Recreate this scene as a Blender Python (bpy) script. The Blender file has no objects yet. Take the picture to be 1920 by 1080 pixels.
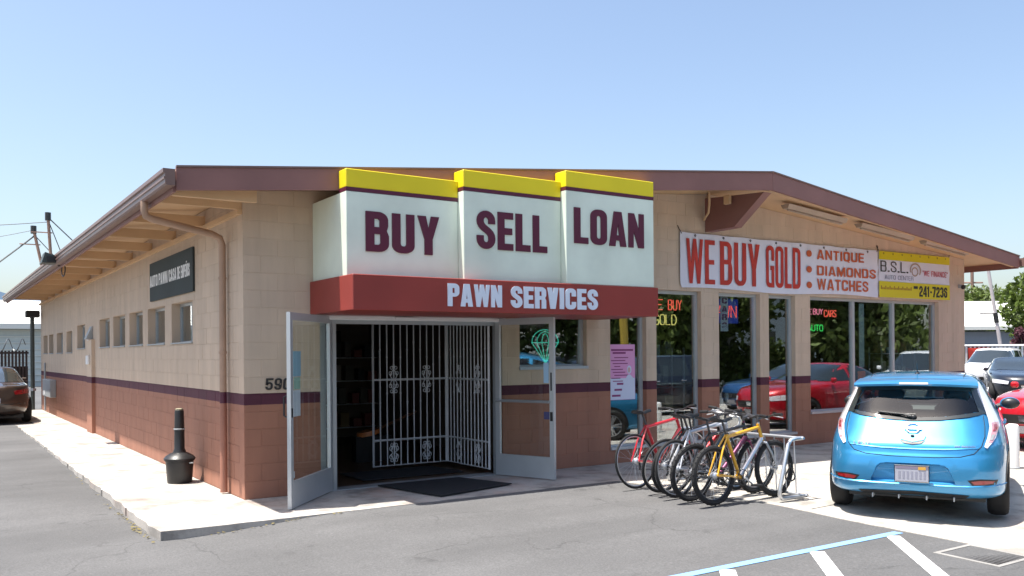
import bpy, math, random
import numpy as np
from math import radians as R, sin, cos, pi
from mathutils import Vector, Matrix
from mathutils.geometry import tessellate_polygon
from mathutils.bvhtree import BVHTree
random.seed(7); rng = np.random.default_rng(7)
sc = bpy.context.scene
C = sc.collection

# ---------------------------------------------------------------- camera, sky, sun, exposure
cam_d = bpy.data.cameras.new('camera'); cam = bpy.data.objects.new('camera', cam_d); C.objects.link(cam)
yaw, roll = R(33.65), R(-0.45)
fw = Vector((sin(yaw), cos(yaw), 0)); rt = Vector((cos(yaw), -sin(yaw), 0)); up = Vector((0, 0, 1))
cx_ = cos(roll) * rt + sin(roll) * up; cy_ = -sin(roll) * rt + cos(roll) * up
m = Matrix((cx_, cy_, -fw)).transposed().to_4x4(); m.translation = Vector((-3.069, -10.227, 1.68))
cam.matrix_world = m
cam_d.sensor_width = 36; cam_d.lens = 1651 / 1920 * 36; cam_d.shift_y = 122 / 1920
cam_d.clip_start = .1; cam_d.clip_end = 5000
sc.camera = cam
SUN = Vector((-.31, .09, 1)).normalized()
el = math.asin(SUN.z); az = math.atan2(SUN.x, SUN.y)
w = bpy.data.worlds.new('World'); sc.world = w; w.use_nodes = True
nt = w.node_tree
sky = nt.nodes.new('ShaderNodeTexSky'); sky.sky_type = 'NISHITA'; sky.sun_disc = False
sky.sun_elevation = el; sky.sun_rotation = az; sky.air_density = 1.0; sky.dust_density = 2.4; sky.ozone_density = .6
bg = nt.nodes['Background']; bg.inputs[1].default_value = .110
nt.links.new(sky.outputs[0], bg.inputs[0])
sd = bpy.data.lights.new('sun', 'SUN'); so = bpy.data.objects.new('sun', sd); C.objects.link(so)
sd.energy = 4.6; sd.angle = R(.53); sd.color = (1, .955, .885)
so.rotation_euler = SUN.to_track_quat('Z', 'Y').to_euler(); so.location = (-20, 10, 60)
sc.view_settings.view_transform = 'Standard'; sc.view_settings.look = 'None'
sc.view_settings.exposure = 1.12; sc.view_settings.gamma = 1
sc.view_settings.use_curve_mapping = False
try:
    sc.cycles.max_bounces = 8; sc.cycles.transparent_max_bounces = 12; sc.cycles.sample_clamp_indirect = 6
except Exception: pass

# ---------------------------------------------------------------- materials
MATS = {}
def nmat(name):
    m = bpy.data.materials.new(name); m.use_nodes = True; MATS[name] = m
    return m, m.node_tree.nodes, m.node_tree.links, m.node_tree.nodes['Principled BSDF']
def mat(name, col, rough=.6, metal=0., var=.0, vscale=4., bump=.0, bscale=60., coat=0., emit=None, es=1., spec=.5, stain=0., sscale=.6):
    m, N, L, b = nmat(name)
    b.inputs['Base Color'].default_value = (*col, 1); b.inputs['Roughness'].default_value = rough
    b.inputs['Metallic'].default_value = metal; b.inputs['Coat Weight'].default_value = coat
    b.inputs['Coat Roughness'].default_value = .04; b.inputs['Specular IOR Level'].default_value = spec
    if emit:
        b.inputs['Emission Color'].default_value = (*emit, 1); b.inputs['Emission Strength'].default_value = es
    geo = None
    if var or bump or stain:
        geo = N.new('ShaderNodeNewGeometry')
    if var or stain:
        n = N.new('ShaderNodeTexNoise'); n.inputs['Scale'].default_value = vscale; n.inputs['Detail'].default_value = 6
        L.new(geo.outputs['Position'], n.inputs['Vector'])
        mr = N.new('ShaderNodeMapRange'); mr.inputs[1].default_value = .25; mr.inputs[2].default_value = .75
        mr.inputs[3].default_value = 1 - var; mr.inputs[4].default_value = 1 + var
        L.new(n.outputs[0], mr.inputs[0])
        mx = N.new('ShaderNodeMix'); mx.data_type = 'RGBA'; mx.blend_type = 'MULTIPLY'; mx.inputs[0].default_value = 1
        mx.inputs[6].default_value = (*col, 1); L.new(mr.outputs[0], mx.inputs[7])
        out = mx.outputs[2]
        if stain:
            n2 = N.new('ShaderNodeTexNoise'); n2.inputs['Scale'].default_value = sscale; n2.inputs['Detail'].default_value = 4
            L.new(geo.outputs['Position'], n2.inputs['Vector'])
            r2 = N.new('ShaderNodeMapRange'); r2.inputs[1].default_value = .35; r2.inputs[2].default_value = .7
            r2.inputs[3].default_value = 1 + stain * .5; r2.inputs[4].default_value = 1 - stain
            L.new(n2.outputs[0], r2.inputs[0])
            m2 = N.new('ShaderNodeMix'); m2.data_type = 'RGBA'; m2.blend_type = 'MULTIPLY'; m2.inputs[0].default_value = 1
            L.new(out, m2.inputs[6]); L.new(r2.outputs[0], m2.inputs[7]); out = m2.outputs[2]
        L.new(out, b.inputs['Base Color'])
    if bump:
        n = N.new('ShaderNodeTexNoise'); n.inputs['Scale'].default_value = bscale; n.inputs['Detail'].default_value = 4
        L.new(geo.outputs['Position'], n.inputs['Vector'])
        bp = N.new('ShaderNodeBump'); bp.inputs['Strength'].default_value = bump; bp.inputs['Distance'].default_value = .01
        L.new(n.outputs[0], bp.inputs['Height']); L.new(bp.outputs[0], b.inputs['Normal'])
    return m
TAN = (.585, .455, .34); SALMON = (.345, .155, .098); MAROON = (.085, .017, .034)
def wall_paint():
    m, N, L, b = nmat('painted_block')
    g = N.new('ShaderNodeNewGeometry'); s = N.new('ShaderNodeSeparateXYZ'); L.new(g.outputs['Position'], s.inputs[0])
    nz = N.new('ShaderNodeTexNoise'); nz.inputs['Scale'].default_value = 9; nz.inputs['Detail'].default_value = 3
    L.new(g.outputs['Position'], nz.inputs['Vector'])
    ad = N.new('ShaderNodeMath'); ad.operation = 'MULTIPLY_ADD'; ad.inputs[1].default_value = .006
    L.new(nz.outputs[0], ad.inputs[0]); L.new(s.outputs[2], ad.inputs[2])
    def step(z):
        q = N.new('ShaderNodeMath'); q.operation = 'GREATER_THAN'; q.inputs[1].default_value = z; L.new(ad.outputs[0], q.inputs[0]); return q.outputs[0]
    m1 = N.new('ShaderNodeMix'); m1.data_type = 'RGBA'; m1.inputs[6].default_value = (*SALMON, 1); m1.inputs[7].default_value = (*MAROON, 1); L.new(step(1.100), m1.inputs[0])
    m2 = N.new('ShaderNodeMix'); m2.data_type = 'RGBA'; L.new(m1.outputs[2], m2.inputs[6]); m2.inputs[7].default_value = (*TAN, 1); L.new(step(1.234), m2.inputs[0])
    # blotchy weathering of the paint, streaks run down
    mp = N.new('ShaderNodeMapping'); mp.inputs['Scale'].default_value = (3, 3, .5); L.new(g.outputs['Position'], mp.inputs[0])
    n2 = N.new('ShaderNodeTexNoise'); n2.inputs['Scale'].default_value = 1.2; n2.inputs['Detail'].default_value = 7; n2.inputs['Roughness'].default_value = .6; L.new(mp.outputs[0], n2.inputs['Vector'])
    r = N.new('ShaderNodeMapRange'); r.inputs[1].default_value = .3; r.inputs[2].default_value = .75; r.inputs[3].default_value = 1.07; r.inputs[4].default_value = .84; L.new(n2.outputs[0], r.inputs[0])
    m3 = N.new('ShaderNodeMix'); m3.data_type = 'RGBA'; m3.blend_type = 'MULTIPLY'; m3.inputs[0].default_value = 1; L.new(m2.outputs[2], m3.inputs[6]); L.new(r.outputs[0], m3.inputs[7])
    oi = N.new('ShaderNodeObjectInfo'); ro = N.new('ShaderNodeMapRange'); ro.inputs[3].default_value = .955; ro.inputs[4].default_value = 1.03; L.new(oi.outputs['Random'], ro.inputs[0])
    m4 = N.new('ShaderNodeMix'); m4.data_type = 'RGBA'; m4.blend_type = 'MULTIPLY'; m4.inputs[0].default_value = 1; L.new(m3.outputs[2], m4.inputs[6]); L.new(ro.outputs[0], m4.inputs[7])
    L.new(m4.outputs[2], b.inputs['Base Color']); b.inputs['Roughness'].default_value = .75
    nb = N.new('ShaderNodeTexNoise'); nb.inputs['Scale'].default_value = 90; nb.inputs['Detail'].default_value = 5; L.new(g.outputs['Position'], nb.inputs['Vector'])
    bp = N.new('ShaderNodeBump'); bp.inputs['Strength'].default_value = .45; bp.inputs['Distance'].default_value = .006; L.new(nb.outputs[0], bp.inputs['Height']); L.new(bp.outputs[0], b.inputs['Normal'])
    return m
def glass(name, tint=(.75, .82, .8), refl=.05, k=.9):
    m = bpy.data.materials.new(name); m.use_nodes = True; N = m.node_tree.nodes; L = m.node_tree.links
    N.remove(N['Principled BSDF']); out = N['Material Output']
    t = N.new('ShaderNodeBsdfTransparent'); t.inputs[0].default_value = (*tint, 1)
    g = N.new('ShaderNodeBsdfGlossy'); g.inputs['Roughness'].default_value = .0; g.inputs[0].default_value = (.95, .97, 1, 1)
    lw = N.new('ShaderNodeLayerWeight'); lw.inputs[0].default_value = .5        # Schlick: same from either face
    f = N.new('ShaderNodeMath'); f.operation = 'POWER'; f.inputs[1].default_value = 5; L.new(lw.outputs['Facing'], f.inputs[0])
    ma = N.new('ShaderNodeMath'); ma.operation = 'MULTIPLY_ADD'; ma.inputs[1].default_value = k; ma.inputs[2].default_value = refl; ma.use_clamp = True
    L.new(f.outputs[0], ma.inputs[0])
    mx = N.new('ShaderNodeMixShader'); L.new(ma.outputs[0], mx.inputs[0]); L.new(t.outputs[0], mx.inputs[1]); L.new(g.outputs[0], mx.inputs[2])
    L.new(mx.outputs[0], out.inputs[0]); MATS[name] = m
    return m
def asphalt():
    m, N, L, b = nmat('asphalt')
    g = N.new('ShaderNodeNewGeometry')
    def noise(s, d, vec=None, rough=.5):
        n = N.new('ShaderNodeTexNoise'); n.inputs['Scale'].default_value = s; n.inputs['Detail'].default_value = d; n.inputs['Roughness'].default_value = rough
        L.new(vec or g.outputs['Position'], n.inputs['Vector']); return n.outputs[0]
    def rng_(x, a, b_, c, d):
        r = N.new('ShaderNodeMapRange'); r.inputs[1].default_value = a; r.inputs[2].default_value = b_; r.inputs[3].default_value = c; r.inputs[4].default_value = d; L.new(x, r.inputs[0]); return r.outputs[0]
    def mul(a, b_):
        q = N.new('ShaderNodeMath'); q.operation = 'MULTIPLY'; L.new(a, q.inputs[0]); L.new(b_, q.inputs[1]); return q.outputs[0]
    v = rng_(noise(.45, 6, None, .62), .3, .72, .80, 1.16)
    mp = N.new('ShaderNodeMapping'); mp.inputs['Rotation'].default_value = (0, 0, R(33)); mp.inputs['Scale'].default_value = (.25, 2.2, 1); L.new(g.outputs['Position'], mp.inputs[0])
    v = mul(v, rng_(noise(1.0, 5, mp.outputs[0]), .32, .68, .90, 1.07))       # raked seal-coat streaks
    v = mul(v, rng_(noise(55, 3), .3, .7, .80, 1.2)); v = mul(v, rng_(noise(240, 2), .3, .7, .8, 1.25))  # aggregate
    vo = N.new('ShaderNodeTexNoise'); vo.inputs['Scale'].default_value = 3.3; vo.inputs['Detail'].default_value = 2; L.new(g.outputs['Position'], vo.inputs['Vector'])
    v = mul(v, rng_(vo.outputs[0], .70, .78, 1, .72))       # oil spots
    wp = N.new('ShaderNodeTexNoise'); wp.inputs['Scale'].default_value = 1.4; wp.inputs['Detail'].default_value = 5; L.new(g.outputs['Position'], wp.inputs['Vector'])
    wa = N.new('ShaderNodeVectorMath'); wa.operation = 'MULTIPLY_ADD'; wa.inputs[1].default_value = (.9, .9, .9); L.new(wp.outputs[1], wa.inputs[0]); L.new(g.outputs['Position'], wa.inputs[2])
    vr = N.new('ShaderNodeTexVoronoi'); vr.feature = 'DISTANCE_TO_EDGE'; vr.inputs['Scale'].default_value = .42; L.new(wa.outputs[0], vr.inputs['Vector'])
    ck = rng_(vr.outputs['Distance'], .0, .006, .0, 1.0)
    mk = rng_(noise(.33, 2), .47, .53, 1.0, .0)                 # only some stretches have opened up
    cm = N.new('ShaderNodeMath'); cm.operation = 'MAXIMUM'; L.new(ck, cm.inputs[0]); L.new(mk, cm.inputs[1])
    v = mul(v, rng_(cm.outputs[0], 0, 1, .66, 1))
    v = mul(v, rng_(noise(.16, 3), .42, .58, .88, 1.07))
    v = mul(v, rng_(noise(14, 4), .62, .74, 1, 1.18))           # pale worn stones
    mx = N.new('ShaderNodeMix'); mx.data_type = 'RGBA'; mx.blend_type = 'MULTIPLY'; mx.inputs[0].default_value = 1; mx.inputs[6].default_value = (.098, .097, .097, 1); L.new(v, mx.inputs[7])
    L.new(mx.outputs[2], b.inputs['Base Color']); b.inputs['Roughness'].default_value = .85
    bp = N.new('ShaderNodeBump'); bp.inputs['Strength'].default_value = .5; bp.inputs['Distance'].default_value = .008; L.new(noise(130, 3), bp.inputs['Height']); L.new(bp.outputs[0], b.inputs['Normal'])
    return m
def concrete(name, col, amt=.18):
    m, N, L, b = nmat(name)
    g = N.new('ShaderNodeNewGeometry')
    def noise(s, d, lo, hi, c, d2):
        n = N.new('ShaderNodeTexNoise'); n.inputs['Scale'].default_value = s; n.inputs['Detail'].default_value = d; n.inputs['Roughness'].default_value = .6; L.new(g.outputs['Position'], n.inputs['Vector'])
        r = N.new('ShaderNodeMapRange'); r.inputs[1].default_value = lo; r.inputs[2].default_value = hi; r.inputs[3].default_value = c; r.inputs[4].default_value = d2; L.new(n.outputs[0], r.inputs[0]); return r.outputs[0]
    a = noise(1.1, 7, .3, .7, 1.06, 1 - amt); a2 = noise(40, 3, .3, .7, .92, 1.08)
    q = N.new('ShaderNodeMath'); q.operation = 'MULTIPLY'; L.new(a, q.inputs[0]); L.new(a2, q.inputs[1])
    rs = noise(.9, 5, .54, .70, 0, .8)                           # faded red kerb paint and rust blooms
    m0 = N.new('ShaderNodeMix'); m0.data_type = 'RGBA'; L.new(rs, m0.inputs[0]); m0.inputs[6].default_value = (*col, 1); m0.inputs[7].default_value = (col[0] * .9, col[1] * .68, col[2] * .6, 1)
    mx = N.new('ShaderNodeMix'); mx.data_type = 'RGBA'; mx.blend_type = 'MULTIPLY'; mx.inputs[0].default_value = 1; L.new(m0.outputs[2], mx.inputs[6]); L.new(q.outputs[0], mx.inputs[7])
    dn = noise(2.2, 6, .50, .66, 1, .66)                       # dark scuffs and old gum
    md = N.new('ShaderNodeMix'); md.data_type = 'RGBA'; md.blend_type = 'MULTIPLY'; md.inputs[0].default_value = 1; L.new(mx.outputs[2], md.inputs[6]); L.new(dn, md.inputs[7])
    L.new(md.outputs[2], b.inputs['Base Color']); b.inputs['Roughness'].default_value = .9
    bp = N.new('ShaderNodeBump'); bp.inputs['Strength'].default_value = .3; bp.inputs['Distance'].default_value = .006
    n = N.new('ShaderNodeTexNoise'); n.inputs['Scale'].default_value = 70; n.inputs['Detail'].default_value = 4; L.new(g.outputs['Position'], n.inputs['Vector']); L.new(n.outputs[0], bp.inputs['Height']); L.new(bp.outputs[0], b.inputs['Normal'])
    return m
def road_paint(name, col):
    m, N, L, b = nmat(name)
    g = N.new('ShaderNodeNewGeometry'); n = N.new('ShaderNodeTexNoise'); n.inputs['Scale'].default_value = 28; n.inputs['Detail'].default_value = 6; n.inputs['Roughness'].default_value = .7; L.new(g.outputs['Position'], n.inputs['Vector'])
    r = N.new('ShaderNodeMapRange'); r.inputs[1].default_value = .58; r.inputs[2].default_value = .68; L.new(n.outputs[0], r.inputs[0])
    mx = N.new('ShaderNodeMix'); mx.data_type = 'RGBA'; mx.inputs[6].default_value = (*col, 1); mx.inputs[7].default_value = (.17, .17, .175, 1); L.new(r.outputs[0], mx.inputs[0]); L.new(mx.outputs[2], b.inputs['Base Color']); b.inputs['Roughness'].default_value = .7
    return m
def carpaint(name, col, metal=.35, rough=.34):
    m, N, L, b = nmat(name)
    b.inputs['Base Color'].default_value = (*col, 1); b.inputs['Metallic'].default_value = metal; b.inputs['Roughness'].default_value = rough
    b.inputs['Coat Weight'].default_value = 1; b.inputs['Coat Roughness'].default_value = .03
    g = N.new('ShaderNodeNewGeometry'); n = N.new('ShaderNodeTexNoise'); n.inputs['Scale'].default_value = 2.5; n.inputs['Detail'].default_value = 6; L.new(g.outputs['Position'], n.inputs['Vector'])
    r = N.new('ShaderNodeMapRange'); r.inputs[1].default_value = .35; r.inputs[2].default_value = .75; r.inputs[3].default_value = rough - .03; r.inputs[4].default_value = rough + .12; L.new(n.outputs[0], r.inputs[0]); L.new(r.outputs[0], b.inputs['Roughness'])
    return m
def leafmat(name, col, t=.35):
    m, N, L, b = nmat(name)
    i = N.new('ShaderNodeNewGeometry'); r = N.new('ShaderNodeMapRange'); r.inputs[3].default_value = .55; r.inputs[4].default_value = 1.5; L.new(i.outputs['Random Per Island'], r.inputs[0])
    mx = N.new('ShaderNodeMix'); mx.data_type = 'RGBA'; mx.blend_type = 'MULTIPLY'; mx.inputs[0].default_value = 1; mx.inputs[6].default_value = (*col, 1); L.new(r.outputs[0], mx.inputs[7])
    L.new(mx.outputs[2], b.inputs['Base Color']); b.inputs['Roughness'].default_value = .6
    tr = N.new('ShaderNodeBsdfTranslucent'); L.new(mx.outputs[2], tr.inputs[0])
    ms = N.new('ShaderNodeMixShader'); ms.inputs[0].default_value = t; L.new(b.outputs[0], ms.inputs[1]); L.new(tr.outputs[0], ms.inputs[2]); L.new(ms.outputs[0], N['Material Output'].inputs[0])
    return m
M = {}
M['wall'] = wall_paint(); M['asphalt'] = asphalt()
M['walk'] = concrete('sidewalk_concrete', (.455, .42, .38), .30); M['apron'] = concrete('apron_concrete', (.45, .42, .375), .24)
M['fascia'] = mat('fascia_brown_paint', (.25, .118, .100), .55, var=.16, vscale=1.5, bump=.12, bscale=25)
M['gutter'] = mat('gutter_brown_metal', (.19, .115, .095), .4, var=.12, vscale=2)
M['tan'] = mat('tan_trim_paint', (.64, .43, .245), .65, var=.08, vscale=2, bump=.15, bscale=40)
M['roofing'] = mat('roof_membrane', (.32, .31, .30), .9, var=.12)
M['pipe_tan'] = mat('downspout_tan', (.40, .26, .18), .5, var=.1); M['pipe_salmon'] = mat('downspout_salmon', (.34, .15, .10), .5, var=.1); M['pipe_maroon'] = mat('downspout_maroon', MAROON, .5)
M['cream'] = mat('sign_cream_panel', (.73, .81, .69), .45, var=.07, vscale=1.2, stain=.13, sscale=1.3)
M['yellow'] = mat('sign_yellow_band', (.82, .66, .012), .4, var=.07, vscale=1.4, stain=.06)
M['signmaroon'] = mat('sign_maroon_paint', (.105, .012, .035), .4)
M['signred'] = mat('sign_red_box', (.29, .040, .030), .45, var=.09, vscale=1.5, stain=.12, sscale=.9)
M['letterwhite'] = mat('letter_pale_blue', (.70, .76, .86), .4)
M['alu'] = mat('aluminium_frame', (.50, .525, .54), .38, metal=.45, var=.06, vscale=3)
M['aludark'] = mat('aluminium_dark_grey', (.40, .42, .43), .42, metal=.45, var=.06)  # darker grey aluminium: door frame, threshold, push bars, long wall windows
M['glass'] = glass('window_glass', (.80, .87, .86), .22); M['doorglass'] = glass('door_glass', (.92, .95, .93), .035, .5)
M['carglass'] = glass('car_glass', (.50, .56, .55), .06); M['carglassdark'] = mat('car_glass_dark', (.022, .03, .032), .03, coat=1)
M['white'] = mat('white_paint', (.74, .74, .73), .5, var=.05); M['gatewhite'] = mat('gate_grey_white', (.60, .61, .62), .45, var=.14, vscale=5)
M['black'] = mat('black_plastic', (.016, .016, .017), .42, var=.2, vscale=8, bump=.05); M['blackmat'] = mat('rubber_mat', (.014, .015, .018), .85, bump=.4, bscale=200)
M['collar'] = mat('drain_collar', (.26, .25, .235), .8, var=.15, vscale=6); M['rubber'] = mat('tyre_rubber', (.011, .011, .012), .8, bump=.15, bscale=90); M['dark'] = mat('dark_interior', (.03, .027, .024), .8, var=.2)
M['chrome'] = mat('chrome', (.75, .76, .78), .12, metal=1); M['steel'] = mat('galvanised_steel', (.58, .60, .63), .33, metal=.7, var=.1, vscale=6)
M['rim'] = mat('alloy_rim', (.55, .56, .58), .3, metal=.8); M['rimdark'] = mat('dark_rim', (.10, .10, .105), .35, metal=.7)
M['lampred'] = mat('lamp_red_lens', (.30, .008, .010), .12, coat=1); M['lampclear'] = mat('lamp_clear_lens', (.72, .70, .74), .1, coat=1); M['lamppink'] = mat('lamp_pink_lens', (.58, .30, .33), .15, coat=1)
M['plate'] = mat('number_plate', (.36, .36, .41), .4); M['platetop'] = mat('plate_top_strip', (.20, .17, .23), .4); M['orange'] = mat('orange_sticker', (.55, .30, .05), .5)
M['bannerwhite'] = mat('banner_vinyl', (.70, .71, .80), .45, var=.04); M['bannerred'] = mat('banner_red_ink', (.47, .035, .022), .5, var=.25, vscale=3); M['bannerorange'] = mat('banner_orange_ink', (.52, .10, .03), .5)
M['banneryellow'] = mat('banner_yellow_ink', (.64, .56, .01), .5); M['ink'] = mat('black_ink', (.012, .010, .012), .5); M['inkblue'] = mat('slate_ink', (.10, .12, .20), .5); M['inkred'] = mat('red_ink', (.52, .06, .09), .5); M['inkbrown'] = mat('brown_ink', (.32, .16, .02), .5); M['inkgold'] = mat('tan_ink', (.42, .30, .22), .5)
M['num'] = mat('number_black', (.03, .026, .024), .5)
M['signgreen'] = mat('wall_sign_dark_green', (.022, .034, .036), .75, var=.2, vscale=1.5)
M['stripeblue'] = road_paint('blue_road_paint', (.19, .37, .66)); M['stripewhite'] = road_paint('white_road_paint', (.72, .72, .70))
M['iron'] = mat('cast_iron', (.055, .05, .048), .6, metal=.5, var=.2, vscale=20); M['pit_shade'] = mat('drain_pit_shade', (.006, .006, .006), .9)
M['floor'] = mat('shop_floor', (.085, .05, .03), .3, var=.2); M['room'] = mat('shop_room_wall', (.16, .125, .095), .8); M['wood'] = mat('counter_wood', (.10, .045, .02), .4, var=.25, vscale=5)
M['paper'] = mat('paper', (.70, .72, .82), .7); M['paperblue'] = mat('paper_blue', (.36, .56, .72), .7); M['papergreen'] = mat('paper_green', (.40, .60, .52), .7)
M['pink'] = mat('poster_pink', (.72, .33, .58), .5); M['posterpale'] = mat('poster_pale_blue', (.62, .66, .82), .5); M['posterink'] = mat('poster_magenta_ink', (.25, .04, .16), .5); M['skin'] = mat('poster_skin', (.62, .42, .36), .5)
M['neonred'] = mat('neon_red', (.5, .03, .03), .4, emit=(1, .12, .08), es=.75); M['neonyellow'] = mat('neon_yellow', (.5, .45, .1), .4, emit=(.95, .75, .22), es=.5); M['neongreen'] = mat('neon_green', (.05, .5, .1), .4, emit=(.08, 1, .18), es=.5); M['neonteal'] = mat('neon_teal', (.05, .5, .4), .4, emit=(.10, .95, .70), es=.38); M['neonpink'] = mat('neon_pink', (.5, .1, .2), .4, emit=(1, .25, .36), es=.6)
M['neonblue'] = mat('neon_panel_blue', (.02, .04, .30), .4, emit=(.03, .06, .45), es=.16)
M['boxgrey'] = mat('electrical_grey', (.34, .36, .37), .5, var=.08); M['polegreen'] = mat('pole_dark_green', (.05, .06, .055), .5, var=.15)
M['bark'] = mat('bark', (.10, .075, .055), .9, var=.3, vscale=6, bump=.4, bscale=12); M['polewood'] = mat('utility_pole_wood', (.21, .13, .10), .85, var=.2, vscale=3); M['polepale'] = mat('pale_pole', (.52, .47, .46), .6, var=.1)
M['leaf1'] = leafmat('leaf_bright', (.095, .14, .022)); M['leaf2'] = leafmat('leaf_dark', (.035, .062, .018), .25); M['leafmid'] = leafmat('leaf_mid', (.10, .14, .028), .35); M['leafred'] = leafmat('leaf_maroon', (.11, .035, .05))
M['hill'] = mat('hill_haze_blue', (.10, .16, .24), .95, var=.15, vscale=.02)  # blue of the distance haze is put into the hill's base colour
M['whroof'] = mat('warehouse_roof', (.72, .72, .66), .6, var=.03, vscale=.2); M['whwall'] = mat('warehouse_siding', (.50, .54, .51), .7, var=.05); M['bluegrey'] = mat('bluegrey_wall', (.20, .23, .28), .7, var=.05)
M['fence'] = mat('dark_fence', (.045, .028, .026), .7, var=.2); M['wire'] = mat('cable', (.05, .055, .06), .6); M['razor'] = mat('razor_wire', (.16, .165, .165), .4, metal=.7)
M['litter'] = mat('dry_leaf', (.20, .16, .055), .9, var=.3, vscale=30); M['crack'] = mat('crack_filler', (.05, .05, .052), .9)
M['seat'] = mat('seat_fabric', (.05, .052, .058), .9); M['tubelamp'] = mat('lamp_housing', (.42, .33, .25), .6, var=.1)

# ---------------------------------------------------------------- mesh helpers
class MB:
    def __init__(s): s.v = []; s.f = []
    def add(s, vs, fs):
        o = len(s.v); s.v += [tuple(p) for p in vs]; s.f += [tuple(i + o for i in f) for f in fs]; return s
    def box(s, x0, x1, y0, y1, z0, z1):
        return s.add([(x0, y0, z0), (x1, y0, z0), (x1, y1, z0), (x0, y1, z0), (x0, y0, z1), (x1, y0, z1), (x1, y1, z1), (x0, y1, z1)],
                     [(3, 2, 1, 0), (4, 5, 6, 7), (0, 1, 5, 4), (1, 2, 6, 5), (2, 3, 7, 6), (3, 0, 4, 7)])
    def cbox(s, x0, x1, y0, y1, z0, z1, c=.01):
        # box with chamfered edges
        o = len(s.v); X = (x0, x1); Y = (y0, y1); Z = (z0, z1); idx = {}
        for i in (0, 1):
            for j in (0, 1):
                for k in (0, 1):
                    sx, sy, sz = (c, -c)[i], (c, -c)[j], (c, -c)[k]
                    for a, p in enumerate(((X[i], Y[j] + sy, Z[k] + sz), (X[i] + sx, Y[j], Z[k] + sz), (X[i] + sx, Y[j] + sy, Z[k]))):
                        idx[i, j, k, a] = len(s.v); s.v.append(p)
        F = []
        for i in (0, 1): F.append([idx[i, j, k, 0] for j, k in ((0, 0), (1, 0), (1, 1), (0, 1))][::(1 if i else -1)])
        for j in (0, 1): F.append([idx[i, j, k, 1] for i, k in ((0, 0), (1, 0), (1, 1), (0, 1))][::(-1 if j else 1)])
        for k in (0, 1): F.append([idx[i, j, k, 2] for i, j in ((0, 0), (1, 0), (1, 1), (0, 1))][::(1 if k else -1)])
        for j in (0, 1):
            for k in (0, 1): F.append([idx[0, j, k, 1], idx[1, j, k, 1], idx[1, j, k, 2], idx[0, j, k, 2]])
            for i in (0, 1): F.append([idx[i, j, 0, 0], idx[i, j, 1, 0], idx[i, j, 1, 1], idx[i, j, 0, 1]])
        for i in (0, 1):
            for k in (0, 1): F.append([idx[i, 0, k, 0], idx[i, 1, k, 0], idx[i, 1, k, 2], idx[i, 0, k, 2]])
            for j in (0, 1):
                for k in (0, 1): F.append([idx[i, j, k, 0], idx[i, j, k, 1], idx[i, j, k, 2]])
        s.f += [tuple(f) for f in F]; return s
    def tube(s, pts, r, n=8, closed=False, caps=True):
        pts = [Vector(p) for p in pts]; k = len(pts); rr = r if isinstance(r, (list, tuple)) else [r] * k
        rings = []; prev = None
        for i, p in enumerate(pts):
            a = pts[(i - 1) % k] if (closed or i) else p; b = pts[(i + 1) % k] if (closed or i < k - 1) else p
            t = (b - a).normalized() if (b - a).length > 1e-9 else Vector((0, 0, 1))
            if prev is None:
                u = t.cross(Vector((0, 0, 1)))
                if u.length < .05: u = t.cross(Vector((1, 0, 0)))
            else: u = prev - t * prev.dot(t)
            u.normalize(); prev = u; v = t.cross(u)
            rings.append([p + (u * cos(2 * pi * j / n) + v * sin(2 * pi * j / n)) * rr[i] for j in range(n)])
        o = len(s.v); s.v += [tuple(q) for rg in rings for q in rg]
        for i in range(k if closed else k - 1):
            for j in range(n):
                a = o + i * n + j; b = o + i * n + (j + 1) % n; c = o + ((i + 1) % k) * n + (j + 1) % n; d = o + ((i + 1) % k) * n + j
                s.f.append((a, b, c, d))
        if caps and not closed:
            s.f.append(tuple(o + j for j in range(n))[::-1]); s.f.append(tuple(o + (k - 1) * n + j for j in range(n)))
        return s
    def lathe(s, prof, mtx=None, n=24, cap=True):
        # prof: list of (r, h); axis = local z through mtx
        mtx = mtx or Matrix(); o = len(s.v); k = len(prof)
        for r, h in prof:
            for j in range(n): s.v.append(tuple(mtx @ Vector((r * cos(2 * pi * j / n), r * sin(2 * pi * j / n), h))))
        for i in range(k - 1):
            for j in range(n): s.f.append((o + i * n + j, o + i * n + (j + 1) % n, o + (i + 1) * n + (j + 1) % n, o + (i + 1) * n + j))
        if cap:
            if prof[0][0] > 1e-4: s.f.append(tuple(o + j for j in range(n))[::-1])
            if prof[-1][0] > 1e-4: s.f.append(tuple(o + (k - 1) * n + j for j in range(n)))
        return s
    def prism(s, outer, holes, fn, d):
        # extruded flat outline; fn(u, v, w) -> 3D, w = 0 back, d front
        loops = [list(outer)] + [list(h) for h in holes]
        def area(l): return sum(l[i][0] * l[(i + 1) % len(l)][1] - l[(i + 1) % len(l)][0] * l[i][1] for i in range(len(l)))
        loops = [l if (area(l) > 0) == (i == 0) else l[::-1] for i, l in enumerate(loops)]
        flat = [p for l in loops for p in l]; n = len(flat)
        want = sum(area(l) for l in loops) / 2; jit = random.Random(5)
        for tr in range(8):
            e = 0 if tr == 0 else 2e-4 * tr
            tris = tessellate_polygon([[Vector((p[0] + jit.uniform(-e, e), p[1] + jit.uniform(-e, e), 0)) for p in l] for l in loops])
            got = sum(abs((flat[b][0] - flat[a][0]) * (flat[c][1] - flat[a][1]) - (flat[b][1] - flat[a][1]) * (flat[c][0] - flat[a][0])) for a, b, c in tris) / 2
            if abs(got - want) < .02 * abs(want): break
        else: print('tess', got, want)
        fs = []
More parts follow.
